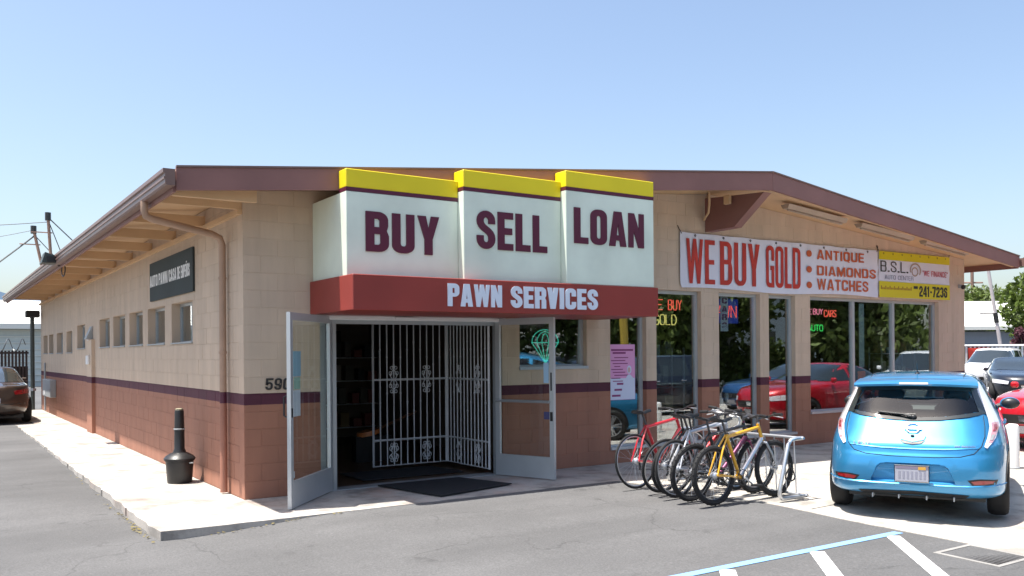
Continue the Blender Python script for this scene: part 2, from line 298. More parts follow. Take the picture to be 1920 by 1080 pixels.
        for t in tris:
            a, b, c = (flat[i] for i in t)
            ar = (b[0] - a[0]) * (c[1] - a[1]) - (b[1] - a[1]) * (c[0] - a[0])
            if abs(ar) < 1e-12: continue
            t = t if ar > 0 else t[::-1]
            fs.append(tuple(i + n for i in t)); fs.append(tuple(t[::-1]))
        st = 0
        for l in loops:
            for i in range(len(l)):
                a, b = st + i, st + (i + 1) % len(l); fs.append((a, b, b + n, a + n))
            st += len(l)
        return s.add([fn(p[0], p[1], 0) for p in flat] + [fn(p[0], p[1], d) for p in flat], fs)
    def grid(s, rows):
        o = len(s.v); nr, nc = len(rows), len(rows[0])
        for r in rows: s.v += [tuple(p) for p in r]
        for i in range(nr - 1):
            for j in range(nc - 1): s.f.append((o + i * nc + j, o + i * nc + j + 1, o + (i + 1) * nc + j + 1, o + (i + 1) * nc + j))
        return s
    def sphere(s, c, r, n=10, k=6):
        rx, ry, rz = r if isinstance(r, (tuple, list)) else (r, r, r)
        prof = [(sin(pi * i / k), -cos(pi * i / k)) for i in range(k + 1)]
        mt = Matrix.Translation(c) @ Matrix.Diagonal((rx, ry, rz, 1))
        return s.lathe([(max(a, 1e-4), b) for a, b in prof], mt, n, False)

WM = {}
def wmat(o): return WM.get(o.name, Matrix())
def mesh(name, mb, mt, smooth=False, auto=None):
    me = bpy.data.meshes.new(name); me.from_pydata(mb.v, [], mb.f); me.materials.append(mt)
    me.validate(); me.update()
    if smooth:
        me.polygons.foreach_set('use_smooth', [True] * len(me.polygons))
        if auto: me.set_sharp_from_angle(angle=R(auto))
    return me
def part(name, mb, mt, parent=None, smooth=False, auto=35, world=True, label=None, kind=None):
    if world and parent is not None and parent.name in WM:
        inv = WM[parent.name].inverted(); mb.v = [tuple(inv @ Vector(p)) for p in mb.v]
    o = bpy.data.objects.new(name, mesh(name, mb, mt, smooth, auto)); C.objects.link(o)
    if parent is not None:
        o.parent = parent
        if parent.name in WM: WM[o.name] = WM[parent.name]
    if label: o['label'] = label
    if kind: o['kind'] = kind
    return o
def thing(name, label, cat, loc=(0, 0, 0), rz=0., group=None):
    o = bpy.data.objects.new(name, None); C.objects.link(o); o.empty_display_size = .2
    o.location = loc; o.rotation_euler = (0, 0, rz); o['label'] = label; o['category'] = cat
    if group: o['group'] = group
    WM[o.name] = Matrix.Translation(loc) @ Matrix.Rotation(rz, 4, 'Z')
    return o
def tag(o, label, cat, group=None):
    o['label'] = label; o['category'] = cat
    if group: o['group'] = group
    return o
def struct(name, mb, mt, smooth=False, parent=None):
    o = part(name, mb, mt, parent, smooth); o['kind'] = 'structure'; return o
def dup(o, loc=None, rz=None, label=None, parent=None):
    c = o.copy(); C.objects.link(c)
    if parent is not None: c.parent = parent
    if loc is not None: c.location = loc
    if rz is not None: c.rotation_euler = (0, 0, rz)
    if label: c['label'] = label
    for ch in list(o.children): dup(ch, parent=c)
    return c
def pchip(xs, ys, x):
    return np.interp(x, xs, ys)

# ---------------------------------------------------------------- lettering
def arc(cx, cy, rx, ry, a0, a1, n=6):
    return [(cx + rx * cos(R(a0 + (a1 - a0) * i / n)), cy + ry * sin(R(a0 + (a1 - a0) * i / n))) for i in range(n + 1)]
def rr(x0, y0, x1, y1, rx, ry=None, c=(1, 1, 1, 1)):
    ry = ry or rx; p = []
    p += arc(x1 - rx, y0 + ry, rx, ry, -90, 0) if c[1] else [(x1, y0)]
    p += arc(x1 - rx, y1 - ry, rx, ry, 0, 90) if c[2] else [(x1, y1)]
    p += arc(x0 + rx, y1 - ry, rx, ry, 90, 180) if c[3] else [(x0, y1)]
    p += arc(x0 + rx, y0 + ry, rx, ry, 180, 270) if c[0] else [(x0, y0)]
    return p
def penstroke(path, s, t):
    L_, R_ = [], []
    for i, p in enumerate(path):
        a = path[max(i - 1, 0)]; b = path[min(i + 1, len(path) - 1)]
        dx, dy = b[0] - a[0], b[1] - a[1]; l = math.hypot(dx, dy) or 1; nx, ny = -dy / l, dx / l
        h = math.hypot(s / 2 * nx, t / 2 * ny)
        L_.append((p[0] + nx * h, p[1] + ny * h)); R_.append((p[0] - nx * h, p[1] - ny * h))
    return L_ + R_[::-1]
def bez(p0, p1, p2, p3, n=8):
    o = []
    for i in range(n + 1):
        u = i / n; v = 1 - u
        o.append(tuple(v**3 * a + 3 * v * v * u * b + 3 * v * u * u * c + u**3 * d for a, b, c, d in zip(p0, p1, p2, p3)))
    return o
def glyph(ch, w, s, t):
    a = s * 1.02; r = min(w * .42, .30); ry = min(.2, r * 1.1); ri = max((w - 2 * s) * .45, .004); riy = min(.12, max(ri, .02))
    def isec(p, q, u, v):
        d1 = (q[0] - p[0], q[1] - p[1]); d2 = (v[0] - u[0], v[1] - u[1]); k = ((u[0] - p[0]) * d2[1] - (u[1] - p[1]) * d2[0]) / (d1[0] * d2[1] - d1[1] * d2[0]); return (p[0] + d1[0] * k, p[1] + d1[1] * k)
    if ch == 'I': return [([(0, 0), (w, 0), (w, 1), (0, 1)], [])]
    if ch == 'L': return [([(0, 0), (w, 0), (w, t), (s, t), (s, 1), (0, 1)], [])]
    if ch == 'E': return [([(0, 0), (w, 0), (w, t), (s, t), (s, .5 - t * .5), (w * .93, .5 - t * .5), (w * .93, .5 + t * .5), (s, .5 + t * .5), (s, 1 - t), (w, 1 - t), (w, 1), (0, 1)], [])]
    if ch == 'F': return [([(0, 0), (s, 0), (s, .5 - t * .5), (w * .9, .5 - t * .5), (w * .9, .5 + t * .5), (s, .5 + t * .5), (s, 1 - t), (w, 1 - t), (w, 1), (0, 1)], [])]
    if ch == 'T': return [([(w / 2 - s / 2, 0), (w / 2 + s / 2, 0), (w / 2 + s / 2, 1 - t), (w, 1 - t), (w, 1), (0, 1), (0, 1 - t), (w / 2 - s / 2, 1 - t)], [])]
    if ch == 'H': return [([(0, 0), (s, 0), (s, .5 - t / 2), (w - s, .5 - t / 2), (w - s, 0), (w, 0), (w, 1), (w - s, 1), (w - s, .5 + t / 2), (s, .5 + t / 2), (s, 1), (0, 1)], [])]
    if ch in 'NÑ':
        d = s * .98; st = s * .86
        g = [([(0, 0), (st, 0), (st, 1 - st / (w - d)), (w - d, 0), (w, 0), (w, 1), (w - st, 1), (w - st, 1 - (w - st - d) / (w - d)), (d, 1), (0, 1)], [])]
        if ch == 'Ñ': g.append(([(w * .2, 1.08), (w * .8, 1.12), (w * .8, 1.22), (w * .2, 1.18)], []))
        return g
    if ch == 'M':
        c = w / 2; st = s * .85
        q = isec((st * 1.2, 1), (c, .12), (st, 0), (st, 1)); q2 = (w - q[0], q[1])
        return [([(0, 0), (st, 0), (st, .55), (c - s * .32, 0), (c + s * .32, 0), (w - st, .55), (w - st, 0), (w, 0), (w, 1), (w - st * 1.25, 1), (c, .45), (st * 1.25, 1), (0, 1)], [])]
    if ch == 'W':
        a = s * .80; b1 = w * .27 - a / 2; b2 = w - a - b1; mm = (w - a) / 2
        q1 = isec((a, 1), (b1 + a, 0), (b1, 0), (mm, 1)); q2 = (w - q1[0], q1[1]); q3 = isec((b1 + a, 0), (mm + a, 1), (b2, 0), (mm, 1))
        return [([(b1, 0), (b1 + a, 0), q3, (b2, 0), (b2 + a, 0), (w, 1), (w - a, 1), q2, (mm + a, 1), (mm, 1), q1, (a, 1), (0, 1)], [])]
    if ch == 'V':
        c = w / 2; h = a * .55; q = isec((a, 1), (c + h, 0), (w - a, 1), (c - h, 0)); return [([(c - h, 0), (c + h, 0), (w, 1), (w - a, 1), q, (a, 1), (0, 1)], [])]
    if ch == 'A':
        c = w / 2; h = a * .62; e = lambda y: isec((a, 0), (c + h * .35, 1), (0, y), (w, y))[0]; ya = isec((a, 0), (c + h * .35, 1), (c, 0), (c, 1))[1]
        y1, y2 = .17, .17 + t * .85; ya = min(ya, .86)
        return [([(0, 0), (a, 0), (e(y1), y1), (w - e(y1), y1), (w - a, 0), (w, 0), (c + h, 1), (c - h, 1)], [[(e(y2), y2), (w - e(y2), y2), (c, max(ya, y2 + .1))]])]
    if ch == 'Y':
        c = w / 2; q = isec((a, 1), (c + s * .28, .38), (w - a, 1), (c - s * .28, .38)); return [([(c - s / 2, 0), (c + s / 2, 0), (c + s / 2, .40), (w, 1), (w - a, 1), (c, max(q[1], .5)), (a, 1), (0, 1), (c - s / 2, .40)], [])]
    if ch in 'O0Q':
        g = [(rr(0, 0, w, 1, r, ry), [rr(s, t, w - s, 1 - t, ri, riy)])]
        if ch == 'Q': g.append(([(w * .55, -.005), (w * .78, -.12), (w * 1.02, -.12), (w * .86, .03 - .035)], []))
        return g
    if ch == 'D': return [([(0, 0)] + arc(w - r, ry, r, ry, -90, 0) + arc(w - r, 1 - ry, r, ry, 0, 90) + [(0, 1)], [[(s, t)] + arc(w - s - ri, t + riy, ri, riy, -90, 0) + arc(w - s - ri, 1 - t - riy, ri, riy, 0, 90) + [(s, 1 - t)]])]
    if ch == 'P': return [([(0, 0), (s, 0), (s, .42)] + arc(w - r, .42 + ry, r, ry, -90, 0) + arc(w - r, 1 - ry, r, ry, 0, 90) + [(0, 1)], [[(s, .42 + t * .8), (w - s, .42 + t * .8), (w - s, 1 - t), (s, 1 - t)]])]
    if ch == 'B':
        k = .53; h = .5 * t
        return [([(0, 0)] + arc(w - r, ry, r, ry, -90, 0) + [(w, k - .13), (w - .09 * w, k), (w - .03 * w, k + .12)] + arc(w - r - .03 * w, 1 - ry, r, ry, 0, 90) + [(0, 1)],
                 [[(s, t)] + arc(w - s - ri, t + riy * .8, ri, riy * .8, -90, 0) + [(w - s, k - h), (s, k - h)], [(s, k + h), (w - s - .03 * w, k + h)] + arc(w - s - ri - .03 * w, 1 - t - riy * .8, ri, riy * .8, 0, 90) + [(s, 1 - t)]])]
    if ch == 'R':
        k = .50; h = .45 * t
        return [([(0, 0), (s, 0), (s, k - h), (w - s, k - h), (w - s, 0), (w, 0), (w, k - .12), (w - .1 * w, k), (w, k + .10)] + arc(w - r, 1 - ry, r, ry, 0, 90) + [(0, 1)], [[(s, k + h), (w - s, k + h), (w - s, 1 - t), (s, 1 - t)]])]
    if ch == 'U': return [([(0, 1)] + arc(r, ry, r, ry, 180, 270) + arc(w - r, ry, r, ry, 270, 360) + [(w, 1), (w - s, 1)] + arc(w - s - ri, t + riy, ri, riy, 0, -90) + arc(s + ri, t + riy, ri, riy, -90, -180) + [(s, 1)], [])]
    if ch == 'C': return [([(w, .36)] + arc(w - r, ry, r, ry, 0, -90) + arc(r, ry, r, ry, -90, -180) + arc(r, 1 - ry, r, ry, 180, 90) + arc(w - r, 1 - ry, r, ry, 90, 0) + [(w, .62), (w - s, .62)] + arc(w - s - ri, 1 - t - riy, ri, riy, 0, 90) + arc(s + ri, 1 - t - riy, ri, riy, 90, 180) + arc(s + ri, t + riy, ri, riy, 180, 270) + arc(w - s - ri, t + riy, ri, riy, 270, 360) + [(w - s, .36)], [])]
    if ch == 'G': return [([(w, .52), (w, 0), (w * .80, 0)] + arc(r, ry, r, ry, -90, -180) + arc(r, 1 - ry, r, ry, 180, 90) + arc(w - r, 1 - ry, r, ry, 90, 0) + [(w, .64), (w - s, .64)] + arc(w - s - ri, 1 - t - riy, ri, riy, 0, 90) + arc(s + ri, 1 - t - riy, ri, riy, 90, 180) + arc(s + ri, t + riy, ri, riy, 180, 270) + [(w - s, t), (w - s, .52 - t), (w * .52, .52 - t), (w * .52, .52)], [])]
    hx = s / 2; hy = t / 2
    if ch in 'S5':
        rx = (w - s) / 2; ry2 = .17
        if ch == '5':
            return [(penstroke([(w, 1 - hy), (hx, 1 - hy), (hx, .56)], t, t) if False else [(0, .45), (s, .45), (s, 1 - t), (w, 1 - t), (w, 1), (0, 1)], []), (penstroke([(hx, .44 - .001)] + arc(w / 2, .40, rx, .2, 150, 0)[1:] + arc(w / 2, hy + ry2, rx, ry2, 0, -180) + [(hx, .3)], s, t), [])]
        return [(penstroke([(w - hx, .66)] + arc(w / 2, 1 - hy - ry2, rx, ry2, 0, 180, 10) + bez((hx, .74), (hx, .50), (w - hx, .52), (w - hx, .28), 10) + arc(w / 2, hy + ry2, rx, ry2, 0, -180, 10) + [(hx, .35)], s, t), [])]
    if ch == '2': return [(penstroke([(hx, .66)] + arc(w / 2, 1 - hy - .17, (w - s) / 2, .17, 180, 0, 10) + bez((w - hx, .70), (w - hx, .45), (hx, .40), (hx, t), 8) , s, t), []), ([(0, 0), (w, 0), (w, t), (0, t)], [])]
    if ch == '3': return [(penstroke([(hx, .72)] + arc(w / 2, 1 - hy - .15, (w - s) / 2, .15, 180, 0, 10) + [(w - hx, .62), (w * .62, .52), (w - hx, .42)] + arc(w / 2, hy + .16, (w - s) / 2, .16, 0, -180, 10) + [(hx, .28)], s, t), [])]
    if ch in '69':
        g = [(rr(0, 0, w, 1, r, ry), [rr(s, t, w - s, .5, ri, riy * .6), [(s, .5 + t * .6), (w - s + .0, .5 + t * .6), (w - s, .72), (w + .0 - .004, .72), (w - .004, .74), (w - s, .74), (w - s, 1 - t), (s, 1 - t)] if False else [(s, .5 + t * .7), (w - s, .5 + t * .7), (w - s, 1 - t), (s, 1 - t)]])]
        if ch == '6': g = [(penstroke([(w - hx, .70)] + arc(w / 2, 1 - hy - .17, (w - s) / 2, .17, 0, 180, 10) + [(hx, .3)] + arc(w / 2, hy + .15, (w - s) / 2, .15, 180, 360, 10) + [(w - hx, .35)] + arc(w / 2, .40, (w - s) / 2, .17, 0, 165, 10), s, t), [])]
        else: g = [(penstroke([(hx, .30)] + arc(w / 2, hy + .17, (w - s) / 2, .17, 180, 360, 10) + [(w - hx, .7)] + arc(w / 2, 1 - hy - .15, (w - s) / 2, .15, 0, 180, 10) + [(hx, .65)] + arc(w / 2, .60, (w - s) / 2, .17, 180, 345, 10), s, t), [])]
        return g
    if ch == '1': return [([(w / 2 - s / 2, 0), (w / 2 + s / 2, 0), (w / 2 + s / 2, 1), (w / 2 - s * .1, 1), (w / 2 - s, .84), (w / 2 - s, .72), (w / 2 - s / 2, .76)], [])]
    if ch == '4': return [([(w * .56, 0), (w * .56 + s, 0), (w * .56 + s, .2), (w, .2), (w, .36), (w * .56 + s, .36), (w * .56 + s, 1), (w * .5, 1), (0, .36), (0, .2), (w * .56, .2)], [[(w * .28, .36), (w * .56, .36), (w * .56, .68)]])]
    if ch == '7': return [([(w * .18, 0), (w * .18 + s, 0), (w, 1 - t), (w, 1), (0, 1), (0, 1 - t), (w - s * 1.05, 1 - t)], [])]
    if ch == '-': return [([(0, .38), (w, .38), (w, .55), (0, .55)], [])]
    if ch == '.': return [([(0, 0), (w, 0), (w, .14), (0, .14)], [])]
    if ch == '/': return [([(0, 0), (w * .45, 0), (w, 1), (w * .55, 1)], [])]
    if ch == '"': return [([(0, .72), (w * .3, .72), (w * .4, 1), (0, 1)], []), ([(w * .6, .72), (w * .9, .72), (w, 1), (w * .6, 1)], [])]
    return []
CW = {'W': 1.42, 'M': 1.25, 'A': 1.08, 'I': None, '1': .75, ' ': .55, '-': .5, '.': .3, 'L': .84, 'E': .86, 'F': .82, '/': .5, '"': .4, 'T': .92}
def text(s, u0, u1, v0, v1, fn, d=.01, stem=.36, bar=.18, gap=.14, italic=0., bounds=None):
    """lettering fitted to u0..u1 x v0..v1; returns [(char, MB)]; fn(u, v, w) maps to 3D"""
    tot = sum((CW.get(c, 1) or stem) for c in s) + gap * (len(s) - 1); wl = (u1 - u0) / tot; h = v1 - v0; out = []; u = u0
    for c in s:
        wc = (CW.get(c, 1) or stem) * wl
        wu = wc / h; su = stem * wl / h
        mb = MB()
        for o, hs in glyph(c, wu, min(su, wu), bar):
            f = lambda a, b, ww, u=u: fn(u + (a + italic * b) * h, v0 + b * h, ww)
            try: mb.prism(o, hs, f, d)
            except Exception as e: print('glyph', c, e)
        if mb.v: out.append((c, mb))
        u += wc + gap * wl
    return out
def textmb(*a, **k):
    mb = MB()
    for c, q in text(*a, **k): mb.add(q.v, q.f)
    return mb
def onY(y):                                       # a plane facing the camera side of the front wall
    return lambda u, v, w: (u, y - w, v)

# ================================================================ SETTING
def sm(x): x = max(0., min(1., x)); return x * x * (3 - 2 * x)
def gz(x, y):                                     # the lot drains away from the building and drops beside the walk
    z = -.022 * max(0., min(-y - 1.38, 14))
    if x < .75: z -= .085 * sm((.75 - x) / 1.9) * (1 if y < -1.0 else max(0., 1 - (y + 1.0) / 17))
    return z
xs = np.concatenate([np.linspace(-40, -3, 12), np.linspace(-2.6, 8, 54), np.linspace(9, 60, 18)])
ys = np.concatenate([np.linspace(-60, -12, 12), np.linspace(-11, -1.6, 40), [-1.45, -1.38, -1.2, -.6, 0], np.linspace(1, 30, 16), np.linspace(34, 70, 6)])
g = MB().grid([[(x, y, gz(x, y) - .006) for x in xs] for y in ys])
struct('parking_lot', g, M['asphalt'], True)
struct('ground', MB().box(-900, 900, -700, 1500, -1.5, -.6), mat('distant_ground', (.16, .15, .13), .95, var=.2, vscale=.1))
# sidewalk beside the left wall, poured in slabs
wk = thing('sidewalk', '', ''); del wk['label'], wk['category']; wk['kind'] = 'structure'
yy = [-1.36, .25, 1.85, 3.5, 5.1, 6.7, 8.3, 10, 11.6, 13.2, 14.6, 17.5, 21.6]
for i in range(len(yy) - 1):
    x0 = -1.23 if yy[i] < 14.5 else -.8
    y0, y1 = yy[i], yy[i + 1]; q = MB(); j = random.uniform(-.012, .012)
    n = 8; left = [(x0 + random.uniform(-.02, .02) + (.03 if i == 0 and k == 0 else 0), y0 + .003 + (y1 - y0 - .006) * k / n) for k in range(n + 1)]
    top = [(-.004, y0 + .003), (-.004, y1 - .003)] + left[::-1]
    q.prism(top, [], lambda u, v, w_: (u, v, w_ - .25), .25 + (0 if i else 0))
    part('slab', q, M['walk'], wk, world=False)
q = MB(); edge = [(-1.235 + .03, -1.36)] + [(-1.2 + k * .2, -1.375 + random.uniform(-.015, .012)) for k in range(1, 29)]
q.prism([(4.45, -.002), (4.45, -1.40)] + edge[::-1][1:-1] + [(-1.19, -1.362), (-.001, -1.362), (-.001, -.002)], [], lambda u, v, w_: (u, v, w_ - .25), .25)
struct('entrance_walk', q, M['walk'])
# concrete apron on the right, follows the fall of the lot
ax0 = lambda y: 4.455 if y > -1.4 else (4.455 + .40 * sm((-1.4 - y) / 2.2) + .02 * sin(y * 3))
rows = []
for y in np.concatenate([np.linspace(-12, -1.38, 32), [-1.0, -.5, -.002]]):
    a = ax0(y); rows.append([(a, y, gz(a, y) - .1)] + [(x, y, gz(x, y) + .0) for x in np.concatenate([[a], np.linspace(a + .3, 9.5, 8), np.linspace(11, 34, 6)])])
struct('concrete_apron', MB().grid(rows), M['apron'], False)
q = MB()
for (x0, y0, x1, y1) in ((5.0, -4.0, 9.4, -4.0 + .25), (9.4, -11, 9.4, -.01), (14.2, -11, 14.2, -.01), (4.9, -7.4, 20, -7.2)):
    d = Vector((x1 - x0, y1 - y0, 0)); n_ = Vector((-d.y, d.x, 0)).normalized() * .006; k = 14
    q.grid([[tuple(Vector((x0, y0, 0)) + d * i / k + n_ * sgn + Vector((0, 0, gz(x0 + d.x * i / k, y0 + d.y * i / k) + .004))) for i in range(k + 1)] for sgn in (-1, 1)])
struct('expansion_joint', q, M['crack'])
# painted stripes
def stripe(p, q_, wd, mt, z=.0):
    p, q_ = Vector((*p, 0)), Vector((*q_, 0)); d = q_ - p; n_ = Vector((-d.y, d.x, 0)).normalized() * wd / 2; k = 10; rows = []
    for sgn in (-1, 1): rows.append([tuple(p + d * i / k + n_ * sgn + Vector((0, 0, gz(*(p + d * i / k)[:2]) - .002 + z))) for i in range(k + 1)])
    mb = MB().grid(rows)
    return struct('painted_stripe', mb, mt)
stripe((-1.5, -5.17), (4.77, -5.19), .10, M['stripeblue'])
for x in (4.58, 3.45, 2.32, 1.19, .06): stripe((x, -5.25), (x - 2.6, -8.05), .13, M['stripewhite'])
# storm drain at the low corner
dr = thing('storm_drain', 'iron storm drain grate set in a concrete collar at the low corner of the apron', 'drain', (4.58, -6.12, gz(4.58, -6.12)))
zz = gz(4.6, -6.1)
q = MB(); q.prism([(4.28, -5.83), (4.28, -6.41), (4.87, -6.41), (4.87, -5.83)][::-1], [[(4.33, -5.87), (4.33, -6.37), (4.82, -6.37), (4.82, -5.87)]], lambda u, v, w_: (u, v, gz(u, v) - .05 + w_), .049)
part('collar', q, M['collar'], dr)
part('pit_shade', MB().box(4.33, 4.82, -6.37, -5.87, zz - .5, zz - .06), M['pit_shade'], dr)  # solid block under the bars, coloured near black for the shade down the drain
for i in range(9): part('grate_bar', MB().box(4.345 + i * .056, 4.345 + i * .056 + .012, -6.37, -5.87, zz - .022, zz - .004 - .0006 * i), M['iron'], dr)
for i in range(4): part('cross_bar', MB().box(4.33, 4.82, -6.33 + i * .128, -6.318 + i * .128, zz - .030, zz - .0235), M['iron'], dr)
# dry leaves and dirt along the kerb
q = MB()
for i in range(130):
    if i < 100: x, y = -1.27 - abs(random.gauss(0, .035)), random.choice([random.uniform(-1.3, 4), random.gauss(.2, .5), random.gauss(-.7, .25)])
    else: x, y = random.uniform(-1.1, .6), -1.41 - abs(random.gauss(0, .03))
    z = gz(x, y) + .003; a = random.uniform(0, 6.28); s_ = random.uniform(.008, .022)
    q.add([(x + s_ * cos(a + k * pi / 2), y + s_ * sin(a + k * pi / 2) * .6, z + random.uniform(0, .012)) for k in range(4)], [(0, 1, 2, 3)])
o = part('leaf_litter', q, M['litter']); o['kind'] = 'stuff'; tag(o, 'yellow dry leaf litter gathered along the kerb foot', 'litter')

# ================================================================ THE SHOP BUILDING
shop = thing('pawn_shop', 'low tan and salmon block shop building with brown gable roof and glass front', 'building')
W_, D_ = 15.28, 21.6
def zfb(x): return 3.40 + .0846 * (min(x, W_ - x) + .89)         # fascia bottom over x
def zroof(x): return 3.635 + .0878 * (min(x, W_ - x) + .89)
def ztop(x): return zroof(x) - .125
FO = [('door', .93, 3.57, -.1, 2.18), ('w0', 3.87, 5.07, 1.455, 2.66), ('w1', 5.52, 6.245, .215, 2.66), ('w2', 6.46, 7.445, .215, 2.66), ('w3', 7.86, 8.86, .215, 2.66), ('w4', 9.09, 9.785, .215, 2.66), ('w5', 10.20, 14.31, .55, 2.66)]
LO = [(2.34, 3.58, 1.85, 2.455), (4.03, 5.28, 1.85, 2.455), (5.70, 6.87, 1.85, 2.455), (7.29, 8.52, 1.85, 2.455), (8.92, 10.17, 1.85, 2.455), (12.2, 13.47, 1.85, 2.43), (14.35, 15.45, 1.76, 2.33), (16.2, 17.5, 1.76, 2.33), (18.3, 19.35, 1.76, 2.33), (19.75, 20.85, 1.76, 2.33)]
def sub(rects, h):
    out = []
    for (a, b, c, d) in rects:
        x0, x1, z0, z1 = h
        if x1 <= a or x0 >= b or z1 <= c or z0 >= d: out.append((a, b, c, d)); continue
        if x0 > a: out.append((a, x0, c, d))
        if x1 < b: out.append((x1, b, c, d))
        aa, bb = max(a, x0), min(b, x1)
        if z0 > c: out.append((aa, bb, c, z0))
        if z1 < d: out.append((aa, bb, z1, d))
    return out
# cores (mortar plane 6 mm behind the block faces)
def core(fr, holes, fn):
    rs = [fr]
    for h in holes: rs = sub(rs, h)
    return rs
mbw = MB(); cut = sorted(set([0, W_, W_ / 2] + [a for h in FO for a in h[1:3]] + list(np.arange(1, 15, 1.0))))
for i in range(len(cut) - 1):
    a, b = cut[i], cut[i + 1]; rs = [(a, b, -.2, 9)]
    for h in FO: rs = sub(rs, h[1:])
    for (p, q_, z0, z1) in rs:
        if z1 > 5:
            mbw.add([(p, .0034, z0), (q_, .0034, z0), (q_, .2, z0), (p, .2, z0), (p, .0034, ztop(p)), (q_, .0034, ztop(q_)), (q_, .2, ztop(q_)), (p, .2, ztop(p))], [(3, 2, 1, 0), (4, 5, 6, 7), (0, 1, 5, 4), (1, 2, 6, 5), (2, 3, 7, 6), (3, 0, 4, 7)])
        else: mbw.box(p, q_, .0034, .2, z0, z1)
fwall = part('block_wall', mbw, M['wall'], shop)
mbl = MB(); cut = sorted(set([.2, D_] + [a for h in LO for a in h[:2]]))
for i in range(len(cut) - 1):
    rs = [(cut[i], cut[i + 1], -.2, ztop(0))]
    for h in LO: rs = sub(rs, h)
    for (p, q_, z0, z1) in rs: mbl.box(.0034, .2, p, q_, z0, z1)
lwall = part('block_wall', mbl, M['wall'], shop)
part('block_wall', MB().box(W_ - .2, W_, .2, D_, -.2, ztop(0)), M['wall'], shop)
part('block_wall', MB().box(.2, W_ - .2, D_ - .2, D_, -.2, ztop(0)), M['wall'], shop)
# every concrete block: course 0.2032, block 0.4064, running bond; 300 largest in the picture as parts
CH, BL, J = .2032, .4064, .0034
blocks = []
for k in range(0, 21):
    z0, z1 = k * CH, (k + 1) * CH
    off = (k % 2) * BL / 2
    n0 = int(W_ / BL) + 2
    for i in range(-1, n0):
        a, b = max(0., i * BL + off), min(W_, (i + 1) * BL + off)
        if b - a < .03: continue
        zt = min(ztop(a), ztop(b))
        if z0 + .03 > zt: continue
        rs = [(a, b, z0, min(z1, zt))]
        for h in FO: rs = sub(rs, h[1:])
        for r in rs: blocks.append(('F',) + r)
    if z0 < ztop(0) - .03:
        for i in range(-1, int(D_ / BL) + 2):
            a, b = max(.004, i * BL + BL / 2 - off), min(D_, (i + 1) * BL + BL / 2 - off)
            if b - a < .03: continue
            rs = [(a, b, z0, min(z1, ztop(0)))]
            for h in LO: rs = sub(rs, h)
            for r in rs: blocks.append(('L',) + r)
camp = Vector((-3.069, -10.227, 1.68))
def seen(b):
    s_, a, c, z0, z1 = b
    p = Vector(((a + c) / 2, 0, (z0 + z1) / 2)) if s_ == 'F' else Vector((0, (a + c) / 2, (z0 + z1) / 2))
    n_ = Vector((0, -1, 0)) if s_ == 'F' else Vector((-1, 0, 0)); d = camp - p
    ar = (c - a) * (z1 - z0) * max(0, d.normalized().dot(n_)) / d.length_squared
    if s_ == 'F' and .9 < (a + c) / 2 < 5.25 and z0 > 2.2: ar *= .02    # behind the big signs
    if s_ == 'F' and 6.95 < (a + c) / 2 < 14.7 and z0 > 2.7 and z1 < 3.6: ar *= .02
    return -ar
blocks = [b for b in blocks if b[2] - b[1] > .02 and b[4] - b[3] > .02]
blocks.sort(key=seen)
BM = {}; rest = {'F': MB(), 'L': MB()}
for i, (s_, a, c, z0, z1) in enumerate(blocks):
    hx, hz = (c - a) / 2 - J, (z1 - z0) / 2 - J
    e = random.Random(i).uniform(-.0008, .0008)
    if i < 296:
        key = (s_, round(hx, 3), round(hz, 3))
        if key not in BM:
            mb = MB()
            if s_ == 'F': mb.cbox(-hx, hx, 0, .03, -hz, hz, .0016)
            else: mb.cbox(0, .03, -hx, hx, -hz, hz, .0016)
            BM[key] = mesh('block', mb, M['wall'])
        o = bpy.data.objects.new('block', BM[key]); C.objects.link(o); o.parent = fwall if s_ == 'F' else lwall
        o.location = ((a + c) / 2, e, (z0 + z1) / 2) if s_ == 'F' else (e, (a + c) / 2, (z0 + z1) / 2)
    else:
        x, z = (a + c) / 2, (z0 + z1) / 2
        if s_ == 'F': rest['F'].box(x - hx, x + hx, e, .03, z - hz, z + hz)
        else: rest['L'].box(e, .03, x - hx, x + hx, z - hz, z + hz)
part('block_courses', rest['F'], M['wall'], fwall, kind='stuff'); part('block_courses', rest['L'], M['wall'], lwall, kind='stuff')
